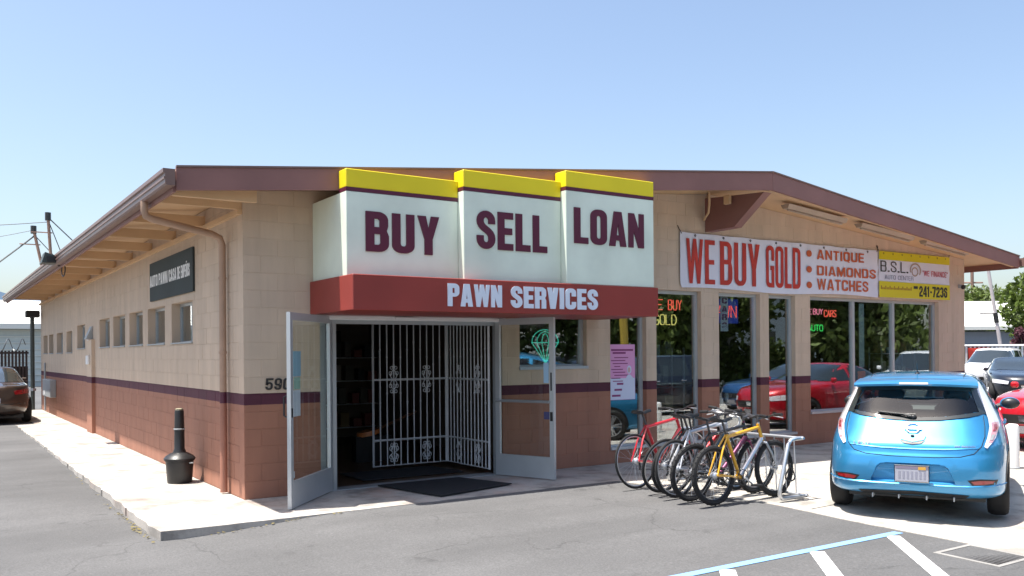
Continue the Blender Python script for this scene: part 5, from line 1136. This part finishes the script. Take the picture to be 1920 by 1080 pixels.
ant = MB().sphere((.95, 0, 1.475), (.055, .03, .02)); ant.tube([(.95, 0, 1.48), (.85, 0, 1.60)], [.006, .003], 6); P('antenna', ant, M['black'])
for s_ in (1, -1): P('roof_seam', MB().tube([c.hit('T', x, s_ * (.47 - .02 * abs(x - 1.3)), .001) for x in np.linspace(.65, 2.1, 10)], .006, 4), M['black'])
# lower diffuser, underbody, splash lips
P('rear_diffuser', c.patch('R', [(-.52, .285), (0, .30), (.52, .285)], [(-.46, .232), (.46, .232)], 12, 2, .006), M['black'])
for y in (-.38, -.13, .13, .38): P('diffuser_fin', MB().box(.06, .25, y - .006, y + .006, .215, .255), M['boxgrey'], sm_=False)
P('underbody', MB().box(.45, 3.9, -.66, .66, .17, .26), M['black'], sm_=False)
P('cabin_floor', MB().box(.5, 3.5, -.70, .70, .62, .66), M['seat'], sm_=False)
for s_ in (1, -1):
    mq = MB().sphere((2.98, s_ * .93, 1.06), (.075, .115, .075), 14, 8); mo = P('mirror', mq, pb)
    P('mirror_glass', MB().sphere((2.915, s_ * .935, 1.06), (.062, .106, .069), 14, 8), M['black'], mo); P('mirror_arm', MB().tube([(3.0, s_ * .78, 1.02), (3.0, s_ * .86, 1.04)], .03, 6), M['black'], mo)
    for xs_, ys_, nm in ((1.95, .36, 'front_seat'), (1.18, .36, 'rear_seat')):
        sq = MB().cbox(xs_ - .07, xs_ + .07, s_ * ys_ - .24, s_ * ys_ + .24, .66, 1.10 if nm == 'front_seat' else 1.02, .05); sq.sphere((xs_ - .02, s_ * ys_, 1.20 if nm == 'front_seat' else 1.10), (.07, .15, .11), 12, 8); P(nm, sq, M['seat'])
    sg = '+' if s_ == 1 else '-'
    for xw in (.78, 3.48):
        up_ = [(xw + .365 * cos(a), .316 + .365 * sin(a)) for a in np.linspace(pi, 0, 18)]; lo = [(xw + .36 * cos(a), .26) for a in np.linspace(pi, 0, 18)]
        P('wheel_arch', c.patch(sg, up_, lo, 18, 4, .004), M['black']); wheel_parts(Lc, xw - XO, s_ * .772, s_, .318, .205, 'rim', 5)
    for pth in ([(1.96, 1.0), (1.95, .32)], [(3.02, .98), (3.0, .32)], [(.98, 1.05), (1.12, .6), (1.2, .32)]): P('door_seam', c.ribbon(sg, pth, .007, .0005), M['black'])
    P('door_handle', c.ribbon(sg, [(2.05, .90), (2.22, .905)], .024, .012), pb); P('door_handle', c.ribbon(sg, [(1.12, .94), (1.28, .945)], .024, .012), pb)
P('parcel_shelf', MB().box(.42, 1.05, -.58, .58, .93, .95), M['seat'], sm_=False); P('dashboard', MB().cbox(2.75, 3.3, -.68, .68, .80, 1.02, .05), M['black'])

# ---- other vehicles
red = carpaint('paint_red', (.50, .006, .018), .2, .3); blk = carpaint('paint_black_blue', (.008, .012, .022), .2, .25); wht = carpaint('paint_white', (.72, .72, .72), 0., .35); brn = carpaint('paint_brown', (.045, .028, .02), .4, .35); blu = carpaint('paint_deep_blue', (.02, .09, .24), .3, .3)
bplate = mat('plate_pale_blue', (.35, .60, .78), .4)
rc = generic('sedan', red, 'bright red sedan nosing in beside the white bollard', (14.4, -2.75, gz(13, -2.75)), pi + .02, rimm='rimdark')
generic('sedan', blk, 'black sedan facing the lot with a pale blue front plate', (26.6, 4.6, -.01), pi + .55, bplate, group='cars parked across the lot')
generic('suv', wht, 'white wagon parked behind the black sedan', (33.5, 9.0, -.01), pi + .25, group='cars parked across the lot', cat='car')
generic('sedan', brn, 'dark brown car seen from behind beside the long wall', (-1.70, 17.3, gz(-2, 17) - .005), pi / 2, rimm='rimdark')
generic('sedan', blu, 'deep blue car seen mirrored behind the red sedan', (18.2, -6.6, gz(18, -6.6)), pi + .1, group='vehicles mirrored in the windows')
generic('suv', wht, 'white sport utility seen mirrored in the wide window', (22.2, -5.0, gz(21, -5)), pi - .2, group='vehicles mirrored in the windows', cat='car')
generic('suv', blk, 'dark sport utility seen mirrored in the second tall window', (14.5, -9.0, gz(12, -8)), pi + .2, group='vehicles mirrored in the windows', cat='car')

# ================================================================ BICYCLES
def bike(loc, lean, rz, col, label, r=.33, fat=.026, drop=False, col2=None, flat=False, seatc='black'):
    t_ = thing('bicycle', label, 'bicycle', loc, rz, 'bicycles leaning in the rack'); t_.rotation_euler = (lean, 0, rz); WM.pop(t_.name)
    def P(n_, mb, mt, parent=t_): return part(n_, mb, mt, parent, True, 40, world=False)
    fm = col; fm2 = col2 or col
    RA, FA = Vector((0, 0, r)), Vector((1.04, 0, r)); BB = Vector((.43, 0, r - .055)); ST = Vector((.24, 0, .78)); HT = Vector((.80, 0, .83)); HB = Vector((.845, 0, .70)); SD = Vector((.185, 0, .93))
    q = MB()
    q.tube([BB, ST], .021, 10); q.tube([ST + Vector((.01, 0, -.03)), HT], .021, 10); q.tube([HT + Vector((-.012, 0, .04)), HB + Vector((.008, 0, -.03))], .021, 10)
    q2 = MB().tube([BB, HB], .026, 10) if col2 else q.tube([BB, HB], .025, 10)
    for s_ in (-1, 1):
        q.tube([BB + Vector((0, s_ * .035, 0)), (.2, s_ * .05, r - .02), RA + Vector((0, s_ * .065, 0))], .013, 8); q.tube([ST + Vector((0, s_ * .02, -.02)), (.12, s_ * .045, .60), RA + Vector((0, s_ * .065, 0))], .011, 8)
    q.tube([BB + Vector((0, -.045, 0)), BB + Vector((0, .045, 0))], .026, 12)
    P('frame', q, fm)
    if col2: P('down_tube', q2, fm2)
    q = MB().tube([HT + Vector((-.008, 0, .06)), HB + Vector((.01, 0, -.03))], .015, 8)
    for s_ in (-1, 1): q.tube([HB + Vector((.012, s_ * .05, -.05)), (.95, s_ * .052, .52), FA + Vector((0, s_ * .05, 0))], [.014, .012, .009], 8)
    q.tube([HB + Vector((.012, -.05, -.05)), HB + Vector((.012, .05, -.05))], .016, 8); P('fork', q, fm2 if col2 else fm)
    for c_ in (RA, FA):
        n_ = 40; tyr = MB().tube([c_ + Vector((r * cos(2 * pi * i / n_) * (r - fat) / r, 0, r * sin(2 * pi * i / n_) * (r - fat) / r)) for i in range(n_)], fat, 8, True)
        if fat > .022:
            for i in range(60):
                a = 2 * pi * i / 60; y_ = (-1) ** i * .012; p = c_ + Vector((cos(a) * (r - .002), y_, sin(a) * (r - .002))); tyr.tube([p - Vector((0, .008, 0)), p + Vector((0, .008, 0))], .005, 4)
        wo = P('wheel', tyr, M['rubber'])
        rr_ = r - 2 * fat - .004
        P('rim', MB().tube([c_ + Vector((rr_ * cos(2 * pi * i / n_), 0, rr_ * sin(2 * pi * i / n_))) for i in range(n_)], .009, 6, True), M['rim'] if not flat else M['rimdark'], wo)
        sp = MB().tube([c_ + Vector((0, -.04, 0)), c_ + Vector((0, .04, 0))], .018, 8)
        for i in range(24):
            a = 2 * pi * i / 24; s_ = (-1) ** i; sp.tube([c_ + Vector((.018 * cos(a + .9 * s_), s_ * .03, .018 * sin(a + .9 * s_))), c_ + Vector((rr_ * cos(a), 0, rr_ * sin(a)))], .0016, 3, caps=False)
        P('spokes', sp, M['steel'], wo)
    P('seat_post', MB().tube([ST, SD], .013, 8), M['rimdark'])
    sq = MB(); rows = []
    for i in range(11):
        u = i / 10; hw = .012 + .062 * sm((u - .35) / .5) * (1 - .25 * sm((u - .85) / .15)) + .006; x = .335 - .27 * u; zt = .955 + .012 * cos(u * 6)
        rows.append([(x, -hw, zt - .03), (x, -hw, zt - .008), (x, -hw * .5, zt + .006), (x, 0, zt + .004), (x, hw * .5, zt + .006), (x, hw, zt - .008), (x, hw, zt - .03), (x, 0, zt - .02), (x, -hw, zt - .03)])
    sq.grid(rows); sq.f.append(tuple(len(sq.v) - 9 + k for k in range(8))); P('saddle', sq, M[seatc])
    top = HT + Vector((-.01, 0, .06)); st = top + Vector((.075, 0, .05)); P('stem', MB().tube([top, top + Vector((-.005, 0, .035)), st], .016, 8), M['rimdark'])
    if drop:
        q = MB()
        for s_ in (-1, 1): q.tube([st, st + Vector((0, s_ * .19, 0)), st + Vector((.06, s_ * .21, -.0)), st + Vector((.095, s_ * .21, -.05)), st + Vector((.08, s_ * .21, -.11)), st + Vector((.0, s_ * .21, -.135))], .014, 8)
        P('handlebar', q, M['white'])
    else:
        q = MB(); 
        for s_ in (-1, 1): q.tube([st, st + Vector((.0, s_ * .08, .0)), st + Vector((-.01, s_ * .16, .03)), st + Vector((-.04, s_ * .31, .035))], .013, 8)
        hb = P('handlebar', q, M['rimdark'])
        for s_ in (-1, 1):
            P('grip', MB().tube([st + Vector((-.022, s_ * .21, .034)), st + Vector((-.042, s_ * .325, .035))], .019, 8), M['black'], hb); P('brake_lever', MB().tube([st + Vector((.0, s_ * .17, .02)), st + Vector((.05, s_ * .20, .005)), st + Vector((.03, s_ * .28, -.005))], .007, 6), M['steel'], hb)
    q = MB().lathe([(.085, -.003), (.092, -.003), (.092, .003), (.085, .003)], Matrix.Translation(BB + Vector((0, -.055, 0))) @ Matrix.Rotation(pi / 2, 4, 'X'), 24, False)
    for k in range(5): q.tube([BB + Vector((0, -.055, 0)), BB + Vector((.088 * cos(k * 1.257), -.055, .088 * sin(k * 1.257)))], .007, 5)
    ck = P('crankset', q, M['rimdark'])
    for s_, a in ((-1, -.6), (1, -.6 + pi)):
        e = BB + Vector((.17 * cos(a), s_ * .075, .17 * sin(a))); P('crank_arm', MB().tube([BB + Vector((0, s_ * .075, 0)), e], [.013, .009], 6), M['steel'], ck); P('pedal', MB().cbox(e.x - .045, e.x + .045, min(e.y, e.y + s_ * .1), max(e.y, e.y + s_ * .1), e.z - .01, e.z + .01, .004), M['black'], ck)
    P('cassette', MB().lathe([(.045, -.0), (.03, -.025), (.02, -.03)], Matrix.Translation(RA + Vector((0, -.03, 0))) @ Matrix.Rotation(pi / 2, 4, 'X') @ Matrix.Diagonal((1, 1, -1, 1)), 18), M['steel'])
    q = MB(); y_ = -.055; q.tube([RA + Vector((0, y_, .035)), BB + Vector((0, y_, .088))], .004, 4); q.tube([RA + Vector((.01, y_, -.10)), BB + Vector((0, y_, -.088))], .004, 4); P('chain', q, M['iron'])
    P('derailleur', MB().tube([RA + Vector((.01, -.06, -.02)), RA + Vector((.02, -.06, -.07)), RA + Vector((.005, -.06, -.11))], .013, 6), M['black'])
    return t_
fr = carpaint('bike_red', (.58, .012, .022), .1, .3); fy = carpaint('bike_yellow', (.72, .36, .006), .1, .3); fs = carpaint('bike_silver', (.52, .54, .58), .6, .35); fk = carpaint('bike_black', (.012, .012, .014), .2, .35); fw_ = carpaint('bike_white', (.66, .66, .68), .1, .35); fp = carpaint('bike_plum', (.16, .02, .08), .3, .35)
zb = lambda y: gz(4.4, y) + .004
bike((4.24, -2.02, zb(-2.02)), R(-6), R(3), fr, 'red road bicycle nearest the shop wall with thin tyres', .34, .015)
bike((4.30, -2.38, zb(-2.38)), R(9), R(-3), fk, 'black bicycle with red tubes and white drop handlebars next to the red one', .335, .018, True, fr)
bike((4.22, -2.74, zb(-2.74)), R(-4), R(2), fs, 'silver commuter bicycle with slim tyres in the middle of the rack', .34, .018, False, fk)
bike((4.20, -2.98, zb(-2.98)), R(4), R(-1), fk, 'black mountain bicycle with plum down tube beside the yellow one', .335, .028, False, fp, True)
bike((4.24, -3.30, zb(-3.30)), R(-3), R(1), fy, 'yellow and silver mountain bicycle with knobbly tyres, outermost in the rack', .335, .029, False, fs, True)
bike((4.31, -2.54, zb(-2.54)), R(7), R(-2), fw_, 'white bicycle half hidden between the drop bar and silver ones', .335, .02, False, fk)
rk = thing('bike_rack', 'silver steel tube bike rack holding the front wheels of the bicycles', 'bike rack', (5.2, -2.7, gz(5.2, -2.7)))
zr = gz(5.2, -3)
for y in (-3.56, -1.75):
    part('end_frame', MB().tube([(5.42, y, .70 + zr), (5.30, y, .70 + zr), (5.22, y, .69 + zr), (5.17, y, .64 + zr), (5.02, y, .14 + zr), (5.015, y, .07 + zr), (5.05, y, .03 + zr), (5.12, y, .026 + zr), (5.5, y, .026 + zr)], .023, 10), M['steel'], rk, True, 60)
part('top_rail', MB().tube([(5.40, -3.60, .70 + zr), (5.40, -1.72, .70 + zr)], .017, 10), M['steel'], rk, True, 60); part('base_rail', MB().tube([(5.46, -3.60, .03 + zr), (5.46, -1.72, .03 + zr)], .015, 10), M['steel'], rk, True, 60)
for i in range(12): part('upright', MB().tube([(5.46, -3.44 + i * .145, .03 + zr), (5.42, -3.44 + i * .145, .70 + zr)], .009, 6), M['steel'], rk, True, 60)
o = part('cable_lock', MB().tube([(5.3 + .06 * cos(a), -3.48 + .03 * sin(2 * a), .30 + zr + .10 * sin(a)) for a in np.linspace(0, 2 * pi, 14)[:-1]], .009, 6, True), M['black'], None, True); tag(o, 'black cable lock looped round the end of the bike rack', 'lock')

# ================================================================ TREES AND BACKGROUND
def tree(name, label, loc, h, rad, mt, n=2600, seed=1, leaf_=.28, trunk_h=.3, group=None, clusters=26, squash=.75):
    rg = np.random.default_rng(seed); t_ = thing(name, label, 'tree', loc, 0, group); WM.pop(t_.name)
    q = MB(); th = h * trunk_h; lean = rg.normal(0, .04 * h, 2)
    q.tube([(0, 0, -.2), (lean[0] * .3, lean[1] * .3, th), (lean[0], lean[1], h * .8)], [h * .028, h * .02, h * .006], 8)
    cs = []
    for i in range(clusters):
        a = rg.uniform(0, 2 * pi); rr_ = rad * math.sqrt(rg.uniform(.03, 1)) * .8; zf = rg.uniform(0, 1); z = th * .9 + (h - th * .9) * (.08 + .84 * zf); k = max(.35, sin(pi * min(.97, .16 + .78 * zf)))
        cs.append((rr_ * cos(a) * k + lean[0] * .5, rr_ * sin(a) * k + lean[1] * .5, z, rad * rg.uniform(.22, .40)))
    for (x, y, z, r_) in cs[:14]:
        z0 = th + (z - th) * .35; q.tube([(lean[0] * .3, lean[1] * .3, min(z0, h * .7)), (x * .5, y * .5, (z0 + z) / 2 + .05 * h), (x, y, z)], [h * .010, h * .006, h * .003], 5)
    part('trunk', q, M['bark'], t_, True, 60, world=False)
    per = n // clusters; V = []; F = []
    for (x, y, z, r_) in cs:
        d = rg.normal(size=(per, 3)); d /= np.linalg.norm(d, axis=1)[:, None]; rr_ = r_ * rg.uniform(.35, 1.12, per) ** .6; c_ = np.array([x, y, z]) + d * rr_[:, None] * np.array([1, 1, squash])
        nrm = d * .5 + rg.normal(size=(per, 3)); nrm /= np.linalg.norm(nrm, axis=1)[:, None]; u = np.cross(nrm, rg.normal(size=(per, 3))); u /= np.linalg.norm(u, axis=1)[:, None]; v = np.cross(nrm, u); s_ = leaf_ * rg.uniform(.5, 1.15, per)[:, None]
        o_ = len(V); P4 = np.stack([c_ - u * s_, c_ - v * s_ * .45, c_ + u * s_, c_ + v * s_ * .45], 1).reshape(-1, 3); V += [tuple(p) for p in P4]; F += [(o_ + 4 * i, o_ + 4 * i + 1, o_ + 4 * i + 2, o_ + 4 * i + 3) for i in range(per)]
    mb = MB(); mb.v = V; mb.f = F; part('crown', mb, mt, t_, False, world=False)
    return t_
tA = tree('tree', 'tall bright green tree rising behind the cars across the lot', (46.5, 12.6, 0), 7.2, 3.6, M['leaf1'], 10000, 3, .22, .2, 'trees around the lot', 34)
tB = tree('tree', 'dark green lower tree crowded under the tall bright tree', (43.5, 10.2, 0), 3.6, 1.9, M['leaf2'], 5000, 5, .22, .2, 'trees around the lot', 24)
tree('shrub', 'maroon leaved shrub at the foot of the tall bright tree', (40.8, 11.3, 0), 2.7, .9, M['leafred'], 1200, 6, .12, .15, None, 12)
tC = tree('tree', 'low green tree showing above the white roof across the lot', (68, 28, 0), 6.4, 4.0, M['leafmid'], 10000, 8, .22, .2, 'trees around the lot', 24)
dup(tC, (74, 33, 0), 1.3, 'dark tree beside the far utility pole')
tree('conifer', 'pointed conifer top peeping over the left end of the roof', (-2.6, 70, 0), 7.2, 2.0, M['leaf2'], 2600, 9, .25, .1, None, 22)
for i, (x, y, r_, lb) in enumerate([(34, -15, .3, 'tree mirrored at the right end of the wide window'), (29, -21, 1.7, 'tree mirrored in the middle of the wide window'), (24, -25, 2.9, 'tree mirrored in the fourth tall window'), (19, -27, 4.2, 'tree mirrored in the third tall window'), (14, -27, 5.1, 'tree mirrored in the second tall window'), (9, -28, .9, 'tree mirrored in the narrow poster window'), (40, -10, 3.6, 'tree mirrored at the far corner of the wide window'), (4, -30, 2.2, 'tree mirrored in the small square window')]):
    c_ = dup(tC, (x, y, -.3), r_, 'dark ' + lb); c_.scale = (1.25, 1.25, 1.45)
V = []; F = []; n_ = 34000; t_ = rng.uniform(0, 1, n_); hp = np.stack([46 - 46 * t_, -13 - 21 * t_ ** .8, rng.uniform(0, 1, n_) ** .8 * (2.6 + 1.2 * np.sin(t_ * 40) + .8 * np.sin(t_ * 97))], 1) + rng.normal(0, .5, (n_, 3)) * np.array([1, 1, .3])
for i in range(n_):
    u = rng.normal(size=3); u /= np.linalg.norm(u); v = np.cross(u, rng.normal(size=3)); v /= np.linalg.norm(v); k = rng.uniform(.09, .22); p = hp[i]; F.append(tuple(range(4 * i, 4 * i + 4))); V += [tuple(p - u * k), tuple(p - v * k * .6), tuple(p + u * k), tuple(p + v * k * .6)]
mb = MB(); mb.v = V; mb.f = F; o = part('hedge', mb, M['leafmid']); o['kind'] = 'stuff'; tag(o, 'bushy green hedge mirrored along the shop windows', 'hedge')
mbd = thing('roadside_building', 'pale grey roadside building mirrored in the wide window', 'building', (38, -26, 0))
part('wall', MB().box(30, 46, -32, -26, -.5, 5.2), M['whwall'], mbd); part('roof', MB().box(29.6, 46.4, -32.4, -25.6, 5.2, 5.5), M['whroof'], mbd)
for i in range(4): part('window', MB().box(31.5 + i * 3.6, 33.6 + i * 3.6, -26.0, -25.94, 1.2, 2.9), M['carglassdark'], mbd)
o = thing('utility_pole', 'yellow sleeved pole mirrored in the shop windows', 'pole', (20, -16, 0)); part('pole', MB().tube([(20, -16, -.3), (18.6, -15, 9)], .16, 8), mat('yellow_sleeve', (.62, .42, .06), .6), o, True); part('crossarm', MB().box(18.0, 19.4, -15.1, -14.9, 8.2, 8.4), M['polewood'], o)
# right-hand background
gb = thing('warehouse', 'low blue grey building with a broad white roof across the lot', 'building', (58, 22, 0))
a = Vector((51.5, 26.0, 0)); d = Vector((.832, -.554, 0)); n_ = Vector((.554, .832, 0))
def ob(u0, u1, v0, v1, z0, z1): 
    P8 = [a + d * u + n_ * v for u, v in ((u0, v0), (u1, v0), (u1, v1), (u0, v1))]; return MB().add([(p.x, p.y, z0) for p in P8] + [(p.x, p.y, z1) for p in P8], [(3, 2, 1, 0), (4, 5, 6, 7), (0, 1, 5, 4), (1, 2, 6, 5), (2, 3, 7, 6), (3, 0, 4, 7)])
part('wall', ob(-8, 12, 0, 10, -.5, 2.9), M['bluegrey'], gb)
q = MB(); P8 = [a + d * u + n_ * v for u, v in ((-8.6, -.7), (12.6, -.7), (12.6, 5), (-8.6, 5))]; q.add([(p.x, p.y, 3.0 if i < 2 else 5.0) for i, p in enumerate(P8)] + [(p.x, p.y, 3.25 if i < 2 else 5.25) for i, p in enumerate(P8)], [(3, 2, 1, 0), (4, 5, 6, 7), (0, 1, 5, 4), (1, 2, 6, 5), (2, 3, 7, 6), (3, 0, 4, 7)]); part('roof', q, M['whroof'], gb)
for u in (1.0, 5.6): part('window', ob(u, u + 2.0, -.08, -.003, .9, 2.0), M['black'], gb)
o = thing('utility_pole', 'distant utility pole with crossarms seen past the right eave', 'pole', (86, 38.6, 0)); part('pole', MB().tube([(86, 38.6, -.5), (86, 38.6, 10.5)], .16, 8), M['polewood'], o, True)
for z in (7.2, 8.5, 9.8): part('crossarm', MB().tube([tuple(Vector((86, 38.6, z)) - d * 1.1), tuple(Vector((86, 38.6, z)) + d * 1.1)], .08, 4), M['polewood'], o)
o = thing('lamp_pole', 'pale leaning pole with a short arm in front of the white roof', 'pole', (39.6, 12.0, 0)); b0 = Vector((39.9, 11.7, 0)); b1_ = Vector((39.15, 12.2, 5.9)); part('pole', MB().tube([b0, b1_], [.095, .075], 8), M['polepale'], o, True); k_ = b0.lerp(b1_, .58); part('arm', MB().tube([k_, k_ - d * .75], .06, 6), M['polepale'], o, True); part('sleeve', MB().tube([b0.lerp(b1_, .50), b0.lerp(b1_, .58)], .11, 8), M['black'], o, True)
fe = thing('picket_fence', 'white picket fence hung with coloured pennants behind the parked cars', 'fence', (37, 11, 0)); f0 = Vector((34.6, 12.9, 0)); fd = Vector((.85, -.53, 0)).normalized()
part('rail', MB().tube([f0 + Vector((0, 0, 1.85)), f0 + fd * 12 + Vector((0, 0, 1.85))], .05, 4), M['white'], fe); part('rail', MB().tube([f0 + Vector((0, 0, .5)), f0 + fd * 12 + Vector((0, 0, .5))], .04, 4), M['white'], fe)
pkm = None
for i in range(60):
    p = f0 + fd * (i * .2)
    if pkm is None: pk = part('picket', MB().box(-.035, .035, -.02, .02, -.1, 1.86), M['white'], fe, world=False); pkm = pk
    else: pk = pkm.copy(); C.objects.link(pk)
    pk.parent = fe; pk.location = p - Vector((37, 11, 0)); pk.rotation_euler = (0, 0, math.atan2(fd.y, fd.x))
for i, (u, wd, c_, nm, zl) in enumerate([(2.2, 1.0, (.70, .05, .03), 'red', 1.15), (3.5, .8, (.70, .70, .70), 'white', 1.0), (5.2, .8, (.03, .30, .72), 'blue', 1.05), (6.9, .7, (.72, .55, .04), 'yellow', 1.25)]):
    p = f0 + fd * u - Vector((.08, .12, 0)); p2 = p + fd * wd; q = MB().add([(p.x, p.y, 1.75), (p2.x, p2.y, 1.75), (p2.x - .06, p2.y, zl), (p.x + .08, p.y, zl + .05)], [(0, 1, 2, 3)]); q.add([(v[0] + .01, v[1] + .015, v[2]) for v in q.v[:4]], [(3, 2, 1, 0)])
    o = part('pennant', q, mat('pennant_' + nm, c_, .6)); tag(o, nm + ' cloth pennant hung on the white picket fence', 'pennant', 'pennants on the picket fence')
# left-hand background
wb = thing('warehouse', 'pale metal sided warehouse with a cream roof beyond the dark fence', 'building', (-8, 47, 0))
part('wall', MB().box(-30, 4.5, 46.5, 66, -.5, 3.4), M['whwall'], wb)
for i in range(9): part('siding_rib', MB().box(-30, 4.5, 46.44, 46.499, .3 + i * .36, .33 + i * .36), M['whroof'], wb)
q = MB().add([(-30.5, 46, 3.42), (5, 46, 3.42), (5, 56, 5.4), (-30.5, 56, 5.4), (-30.5, 66.5, 3.42), (5, 66.5, 3.42)], [(0, 1, 2, 3), (3, 2, 5, 4)]); q.box(-30.5, 5, 45.9, 46.0, 3.25, 3.55); part('roof', q, M['whroof'], wb)
lf = thing('slat_fence', 'dark slatted security fence between the long wall and the lot edge', 'fence', (-2, 21.75, 0))
part('rail', MB().box(-4.2, -.33, 21.77, 21.81, 1.78, 1.84), M['fence'], lf); part('rail', MB().box(-4.2, -.33, 21.77, 21.81, .25, .31), M['fence'], lf)
p0_ = part('slat', MB().box(-.03, .03, -.012, .012, .02, 1.88), M['fence'], lf, world=False); p0_.location = (1.6, -.01, 0)
for i in range(1, 40): s_ = p0_.copy(); C.objects.link(s_); s_.parent = lf; s_.location = (1.6 - i * .097, -.01, random.uniform(-.008, .008))
part('backing_sheet', MB().box(-1.55, -.35, 21.83, 21.84, .1, 1.38), mat('backing_dark', (.03, .022, .02), .8), lf)
q = MB().tube([(-.4 - 3.6 * t, 21.79 + .20 * cos(t * 2 * pi * 9), 2.06 + .20 * sin(t * 2 * pi * 9)) for t in np.linspace(0, 1, 200)], .015, 4); o = part('razor_wire', q, M['razor'], None, True); tag(o, 'coiled razor wire running along the top of the dark fence', 'razor wire')
for i, (px, py, h, lean, lb) in enumerate(((4.6, 57.5, 11.3, -.65, 'taller thin utility pole with guy wires above the left eave'), (5.5, 60, 10.65, -2.2, 'shorter leaning utility pole above the left eave'))):
    o = thing('utility_pole', lb, 'pole', (px, py, 0), 0, 'utility poles beyond the roof'); part('pole', MB().tube([(px, py, -.5), (px + lean, py, h)], .10, 8), M['polewood'], o, True); part('insulator', MB().tube([(px + lean, py, h - .3), (px + lean, py, h + .25)], .19, 8), M['black'], o, True)
    part('crossarm', MB().tube([(px + lean * .9 - 1.1, py, h * .9), (px + lean * .9 + .2, py, h * .9)], .04, 4), M['polewood'], o)
def cable(p, q_, sag, r_, label):
    p, q_ = Vector(p), Vector(q_); o = part('overhead_wire', MB().tube([p.lerp(q_, t) - Vector((0, 0, sag * 4 * t * (1 - t))) for t in np.linspace(0, 1, 14)], r_, 4), M['wire'], None, True); tag(o, label, 'wire', 'overhead wires at the left')
cable((3.35, 60, 10.2), (-3.1, 60, 4.6), .1, .05, 'thick dark wire running down left from the shorter pole'); cable((3.95, 57.5, 10.9), (-20, 58, 9.2), .5, .025, 'upper thin wire running left from the taller pole'); cable((3.3, 60, 10.6), (-12, 60, 7.2), .3, .02, 'lower thin wire running left from the shorter pole')
cable((3.97, 57.5, 11.2), (7.2, 57.5, 8.0), 0, .04, 'guy wire slanting right from the taller pole'); cable((3.97, 57.5, 11.0), (5.4, 57.5, 7.0), 0, .03, 'steep guy wire beside the taller pole'); cable((3.4, 60, 10.2), (6.2, 60, 7.0), 0, .03, 'guy wire slanting right from the shorter pole'); cable((3.25, 60, 10.5), (4.2, 60, 6.6), 0, .025, 'steep guy wire beside the shorter pole')
q = MB(); rows = [[(x, 1000 + 60 * j, (-5, 60, 0)[j] * (1 + .25 * sin(x * .02) + .15 * sin(x * .053)) - 2) for x in np.linspace(-700, 200, 60)] for j in range(3)]; q.grid(rows); struct('hill', q, M['hill'], True)
